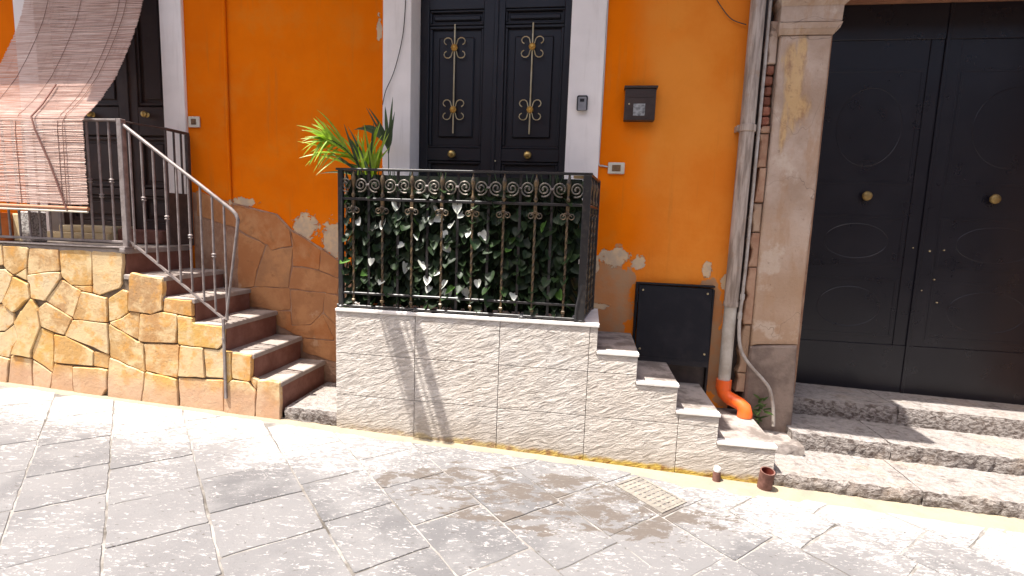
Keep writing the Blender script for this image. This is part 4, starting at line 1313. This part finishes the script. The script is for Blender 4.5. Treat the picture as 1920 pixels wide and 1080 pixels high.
# resample evenly
pp = [Vector((0, y, z)) for y, z in pr]
seg = [(pp[i + 1] - pp[i]).length for i in range(len(pp) - 1)]
tot = sum(seg)
def at_len(d):
    i = 0
    while i < len(seg) - 1 and d > seg[i]: d -= seg[i]; i += 1
    return pp[i].lerp(pp[i + 1], min(1, d / seg[i])), (pp[i + 1] - pp[i]).normalized()
rbm = random.Random(8)
m = MB()
d = 0.0
bx0, bx1 = -4.50, -3.442
while d < tot - .02:
    h = rbm.uniform(.0042, .0060)
    hang = d > tot - .60
    c, tg = at_len(d)
    c2, tg2 = at_len(d + h * .5)
    nrm = Vector((0, -tg.z, tg.y))
    if nrm.y > 0: nrm = -nrm
    ja, jb = rbm.uniform(-.005, .005), rbm.uniform(-.004, .006)
    amp = .0022 if hang else .0008
    q = []
    NS = 6
    for i in range(NS + 1):
        x = bx0 + ja + (bx1 + jb - bx0 - ja) * i / NS
        o = Vector((x, 0, 0)) + c + tg * rbm.uniform(-amp, amp) + nrm * rbm.uniform(-.0015, .0015)
        q.append(o)
    vs = []
    for o in q:
        vs += [o - tg * h * .5, o + nrm * .0022, o + tg * h * .5, o - nrm * .0018]
    fs = []
    for i in range(NS):
        for k in range(4):
            l = (k + 1) % 4
            fs.append((i * 4 + k, i * 4 + l, i * 4 + 4 + l, i * 4 + 4 + k))
    m.add(vs, fs)
    d += h + (rbm.uniform(.0003, .0018) if hang else rbm.uniform(.0003, .0012))
tag(m.build('slats', MT['blind'], BL), kind='stuff')
def cordline(x, off, r=.0025, x2=None):
    pts = []
    n = 40
    for i in range(n + 1):
        c, tg = at_len(tot * i / n)
        nrm = Vector((0, -tg.z, tg.y))
        if nrm.y > 0: nrm = -nrm
        pts.append(Vector((x + ((x2 or x) - x) * i / n, 0, 0)) + c + nrm * off)
    MB().tube(pts, r, 5).build('cord', MT['cord'], BL)
for x in (-4.28, -3.98, -3.64): cordline(x, .0035, .0018)
cordline(-3.56, .010, .0026, -3.60)
MB().tube([(-3.87, -.475, 2.34), (-3.85, -.60, 2.17), (-3.83, -.695, 2.07), (-3.80, -.70, 1.98), (-3.71, -.698, 1.77), (-3.65, -.697, 1.60), (-3.595, -.698, 1.44)], .006, 6).build('cable_shadow', MT['shadow_strip'], BL, True)  # dark strip in place of an overhead cable's shadow on the blind
MB().tube([(bx0 - .01, -.684, 1.462), (bx1 + .006, -.684, 1.455)], .013, 8).build('bottom_rod', MT['blind_rod'], BL, True)
MB().tube([(bx0 - .01, -.690, 1.440), (bx1 + .006, -.690, 1.433)], .007, 8).build('weight_rod', MT['plastic_cream'], BL, True)
MB().tube([(bx0 - .02, -.02, 3.63), (bx1 + .02, -.02, 3.63)], .02, 10).build('head_rod', MT['blind_rod'], BL, True)

# ------------------------------------------------------------------ things on the landing
tp = thing('terracotta_pot', (-4.55, -.40, 1.186), 'orange terracotta pot on the landing behind the iron bars', 'pot')
MB().lathe((-4.55, -.40, 1.187), [(.075, 0), (.085, .01), (.105, .17), (.112, .175), (.112, .215), (.098, .215), (.092, .17)], 'z', 20).build('body', MT['terracotta'], tp, True)
MB().lathe((-4.55, -.40, 1.350), [(.092, 0), (.085, .008)], 'z', 16).build('soil', MT['soil'], tp)
tag(MB().box(-4.44, -4.37, -.40, -.33, 1.187, 1.40, .006).build('cream_block', MT['cream_stone']), 'small upright cream block beside the terracotta pot on the landing', 'stone block')
tag(MB().box(-4.345, -4.245, -.42, -.30, 1.187, 1.42, .008).build('speckled_plinth', MT['speckle']), 'speckled grey stone plinth on the landing beneath the bamboo blind', 'plinth')

# ------------------------------------------------------------------ small things on the house front
mbx = thing('mailbox', (.29, -.04, 2.18), 'dark brown metal mailbox hung on the orange wall', 'mailbox')
MB().box(.193, .399, -.070, -.003, 2.192, 2.405, .004).build('body', MT['mailbox'], mbx)
MB().box(.184, .408, -.082, -.003, 2.405, 2.420, .003).build('lid', MT['mailbox'], mbx)
MB().box(.205, .387, -.0735, -.0705, 2.345, 2.362, .001).build('slot_flap', MT['mailbox'], mbx)
MB().box(.252, .330, -.0725, -.0705, 2.222, 2.302).build('label_plate', MT['paper'], mbx)
MB().lathe((.222, -.0705, 2.30), [(.001, -.004), (.006, -.003), (.006, .002)], 'y', 8).build('lock', MT['silver_gold'], mbx)
ks = thing('key_safe', (-.098, -.03, 2.26), 'small grey key safe with black surround on the white door frame', 'key safe')
MB().box(-.137, -.061, -.045, -.0225, 2.262, 2.366, .008).build('surround', MT['black_plastic'], ks)
MB().box(-.128, -.070, -.058, -.0455, 2.257, 2.352, .006).build('cover', MT['grey_plastic'], ks)
MB().box(-.115, -.085, -.0610, -.0585, 2.318, 2.338, .003).build('button', MT['black_plastic'], ks)
def bell(x, z, label, y=-.003, w=.058, h=.040, win=.030):
    b = thing('doorbell', (x, y, z - h), label, 'doorbell', None)
    MB().box(x - w, x + w, y - .014, y, z - h, z + h, .004).build('plate', MT['plastic_cream'], b)
    MB().box(x - win, x + win, y - .016, y - .0145, z - .022, z + .022).build('insert', MT['bronze_plate'], b)
    MB().box(x - win * .45, x + win * .45, y - .020, y - .0165, z - .016, z + .016, .002).build('button', MT['bronze_plate'], b)
bell(.163, 1.873, 'cream doorbell plate on orange wall below the mailbox')
bell(-3.158, 2.172, 'cream doorbell plate beside the white jamb of the brown door', w=.050, h=.042, win=.022)
def cable(name, pts, r, mat, label):
    # smooth a little
    P = [Vector(p) for p in pts]
    out = []
    for i in range(len(P) - 1):
        a, b, c, d = P[max(i - 1, 0)], P[i], P[i + 1], P[min(i + 2, len(P) - 1)]
        for k in range(6):
            t = k / 6
            out.append(.5 * ((2 * b) + (-a + c) * t + (2 * a - 5 * b + 4 * c - d) * t * t + (-a + 3 * b - 3 * c + d) * t ** 3))
    out.append(P[-1])
    tag(MB().tube(out, r, 6).build(name, mat, None, True), label, 'cable')
cable('bell_cable', [(.040, -.008, 3.2), (.041, -.008, 2.5), (.038, -.008, 2.0), (.040, -.008, 1.90), (.07, -.008, 1.888), (.103, -.008, 1.882)], .0055, MT['wire_white'], 'pale cable down the white frame edge to the doorbell plate')
cable('loose_cable', [(-1.40, -.028, 3.1), (-1.42, -.030, 2.8), (-1.48, -.035, 2.55), (-1.545, -.04, 2.40), (-1.575, -.03, 2.30)], .003, MT['wire'], 'thin dark cable sagging across the white door frame')
cable('wall_cable', [(.68, -.006, 3.1), (.78, -.012, 2.95), (.86, -.012, 2.86), (.955, -.02, 2.82)], .003, MT['wire'], 'thin dark cable drooping on the orange wall near the downpipe')
# charcoal hatch leaning in its opening
ht = thing('utility_hatch', (.62, -.03, .5), 'charcoal metal hatch low on the orange wall beside the downpipe', 'hatch')
MB().box(.350, .368, -.050, -.002, .36, 1.060, .003).build('frame', MT['hatch'], ht)
MB().box(.876, .892, -.050, -.002, .20, 1.045, .003).build('frame', MT['hatch'], ht)
MB().box(.350, .892, -.054, -.002, 1.0605, 1.072, .003).build('frame', MT['hatch'], ht)
m = MB()
m.add([(.372, -.046, 1.056), (.873, -.046, 1.050), (.873, -.105, .500), (.372, -.105, .505), (.372, -.026, 1.056), (.873, -.026, 1.050), (.873, -.085, .500), (.372, -.085, .505)],
      [(0, 1, 2, 3), (4, 7, 6, 5), (0, 4, 5, 1), (3, 2, 6, 7), (0, 3, 7, 4), (1, 5, 6, 2)])
m.build('panel', MT['hatch'], ht)
m = MB()
m.add([(.372, -.1065, .545), (.873, -.1065, .54), (.873, -.112, .500), (.372, -.112, .505), (.372, -.100, .545), (.873, -.100, .54), (.873, -.1055, .500), (.372, -.1055, .505)],
      [(0, 1, 2, 3), (4, 7, 6, 5), (0, 4, 5, 1), (3, 2, 6, 7), (0, 3, 7, 4), (1, 5, 6, 2)])
m.build('bottom_lip', MT['hatch'], ht)
MB().box(.375, .873, -.020, -.002, .30, .50).build('shade_sheet', MT['dark_iron'], ht)  # dark sheet on the wall stands for the shaded gap under the hatch
for (x, z, y) in [(.40, 1.02, -.0508), (.845, 1.015, -.0508), (.40, .60, -.0955), (.845, .59, -.0965)]:
    MB().lathe((x, y, z), [(.001, -.005), (.007, -.004), (.008, .002)], 'y', 8).build('screw', MT['silver_gold'], ht)
for z in (.96, .62): MB().tube([(.362, -.058, z - .03), (.362, -.058, z + .03)], .007, 8).build('hinge', MT['hatch'], ht, True)

# ------------------------------------------------------------------ downpipe, elbow, conduit
dp = thing('downpipe', (1.005, -.065, .2), 'dirty zinc downpipe ending in a bright orange plastic elbow', 'downpipe')
MB().tube([(1.006, -.062, 7.0), (1.006, -.062, 2.15), (1.002, -.062, .955)], .047, 16).build('upper_pipe', MT['pipe'], dp, True)
MB().tube([(1.002, -.062, .956), (1.000, -.066, .39)], .042, 16).build('lower_pipe', MT['pipe_pale'], dp, True)
br = MB().lathe((1.006, -.062, 2.12), [(.049, 0), (.056, .004), (.056, .044), (.049, .048)], 'z', 16).build('bracket', MT['pipe'], dp, True)
MB().box(.940, .952, -.075, .002, 2.125, 2.165, .003).build('bracket_lug', MT['pipe'], dp)
MB().lathe((1.002, -.062, .935), [(.048, 0), (.050, .006), (.050, .03), (.048, .036)], 'z', 16).build('joint_ring', MT['pipe'], dp, True)
el = [(1.000, -.066, .405), (1.000, -.068, .345), (1.006, -.076, .315), (1.030, -.095, .290), (1.065, -.115, .277), (1.100, -.138, .265), (1.122, -.155, .245), (1.130, -.162, .21), (1.130, -.164, .182)]
MB().tube(el, [.050, .050, .048, .046, .046, .046, .048, .050, .050], 18).build('elbow', MT['orange_pvc'], dp, True)
MB().tube([(1.000, -.066, .345), (1.000, -.066, .412)], .0525, 18).build('elbow_collar', MT['orange_pvc'], dp, True)
MB().tube([(1.040, -.101, .286), (1.050, -.107, .282)], .0485, 18).build('elbow_collar', MT['orange_pvc'], dp, True)
cd = thing('conduit', (1.09, -.075, .15), 'thin grey conduit and hose running down between downpipe and pilaster', 'conduit')
MB().tube([(1.086, -.050, 7.0), (1.084, -.050, 2.2), (1.078, -.060, 1.22), (1.068, -.075, .99)], .011, 10).build('pipe', MT['conduit'], cd, True)
MB().tube([(1.067, -.085, 1.03), (1.066, -.085, .99)], .0155, 10).build('coupling', MT['conduit'], cd, True)
MB().tube([(1.062, -.085, .90), (1.061, -.085, .855)], .015, 10).build('coupling', MT['conduit'], cd, True)
hs = [(1.066, -.085, 1.0), (1.061, -.087, .88), (1.062, -.10, .77), (1.075, -.115, .66), (1.115, -.13, .58), (1.175, -.14, .51), (1.230, -.145, .455), (1.275, -.145, .40), (1.300, -.145, .33), (1.318, -.147, .24), (1.328, -.15, .13)]
P = [Vector(p) for p in hs]; out = []
for i in range(len(P) - 1):
    a, b, c, d_ = P[max(i - 1, 0)], P[i], P[i + 1], P[min(i + 2, len(P) - 1)]
    for k in range(5):
        t = k / 5
        out.append(.5 * ((2 * b) + (-a + c) * t + (2 * a - 5 * b + 4 * c - d_) * t * t + (-a + 3 * b - 3 * c + d_) * t ** 3))
out.append(P[-1])
MB().tube(out, .0115, 10).build('hose', MT['conduit'], cd, True)
# rusty stub and capped stub at the foot of the pale steps
rst = thing('drain_stub', (1.118, -.68, zg(1.118)), 'rusty open drain pipe stub at the right foot of the pale steps', 'pipe')
ax = Vector((.01, -.22, 1)).normalized()
b0 = Vector((1.118, -.668, -.12)); b1 = b0 + ax * .178
def ring_tube(b0, b1, ro, ri_, mat1, mat2, par):
    m = MB(); n = 18
    t = (b1 - b0).normalized(); a = t.cross(Vector((1, 0, 0))).normalized(); b = t.cross(a)
    def ring(c, r): return [c + a * r * math.cos(2 * math.pi * k / n) + b * r * math.sin(2 * math.pi * k / n) for k in range(n)]
    vs = ring(b0, ro) + ring(b1, ro) + ring(b1, ri_)
    fs = [(i * n + k, i * n + (k + 1) % n, (i + 1) * n + (k + 1) % n, (i + 1) * n + k) for i in range(2) for k in range(n)]
    m.add(vs, fs).build('pipe', mat1, par, True)
    m = MB()
    vs = ring(b1 - t * .002, ri_ - .001) + ring(b1 - t * .07, ri_ - .001)
    m.add(vs, [(k, (k + 1) % n, n + (k + 1) % n, n + k) for k in range(n)] + [tuple(range(n, 2 * n))]).build('bore', mat2, par, True)
ring_tube(b0, b1, .041, .034, MT['rust_pipe'], MT['rust_in'], rst)
cpst = thing('capped_stub', (.845, -.66, zg(.845)), 'short pipe stub with a chalky white cap below the pale steps', 'pipe')
MB().lathe((.845, -.668, zg(.845) - .01), [(.024, 0), (.024, .05), (.021, .075), (.019, .085)], 'z', 12).build('pipe', MT['rust_pipe'], cpst, True)
MB().lathe((.845, -.668, zg(.845) + .072), [(.021, 0), (.022, .012), (.017, .026), (.006, .031)], 'z', 12).build('cap', MT['cap_white'], cpst, True)
# weeds behind the hose
wd = thing('weed', (1.24, -.12, .12), 'small green weed growing behind the grey hose', 'weed')
rw = random.Random(2)
MB().tube([(1.245, -.115, .08), (1.24, -.12, .2), (1.235, -.125, .30)], .003, 5).build('stem', MT['weed'], wd)
for k in range(26):
    b = Vector((1.24 + rw.uniform(-.02, .03), -.12 + rw.uniform(-.02, .02), rw.uniform(.13, .31)))
    e = b + Vector((rw.uniform(-.07, .07), rw.uniform(-.07, .02), rw.uniform(-.02, .05)))
    m = MB()
    blade(m, b, e, rw.uniform(.006, .011), .1, n=4)
    m.build('leaf', MT['weed'], wd, True)

# ------------------------------------------------------------------ things above and behind the picture that shade it
rk = thing('shadow_rack', (-1.97, -.7, 3.30), 'added unseen wooden rack, its slats shaped to cast the striped shadow', 'shadow caster')  # added out of view, slats spaced to cast the shadow band
for (xa, xb) in [(-2.104, -2.094), (-2.078, -1.978), (-1.946, -1.936), (-1.908, -1.840)]:
    MB().box(xa, xb, -1.33, -.002, 3.30, 3.32).build('slat', MT['wood'], rk)
MB().box(-2.105, -1.83, -.05, -.01, 3.27, 3.299).build('shadow_rack_rail', MT['wood'], rk)
ob = thing('opposite_house', (-1, -7.0, zg(-1)), 'plain plastered house across the street with dark windows', 'building')
m = MB().box(-14, 14, -7.6, -7.0, -.7, 5.6)
m.build('wall', MT['opposite'], ob)
for x in (-6.5, -3.0, .8, 4.6, 8.0):
    w = MB().box(x - .55, x + .55, -7.02, -6.985, 1.0 if int(x) % 2 else .0, 2.6).build('window', MT['coping'], ob)
    MB().box(x - .47, x + .47, -6.984, -6.978, 1.08 if int(x) % 2 else .02, 2.5).build('pane', MT['glass'], w)
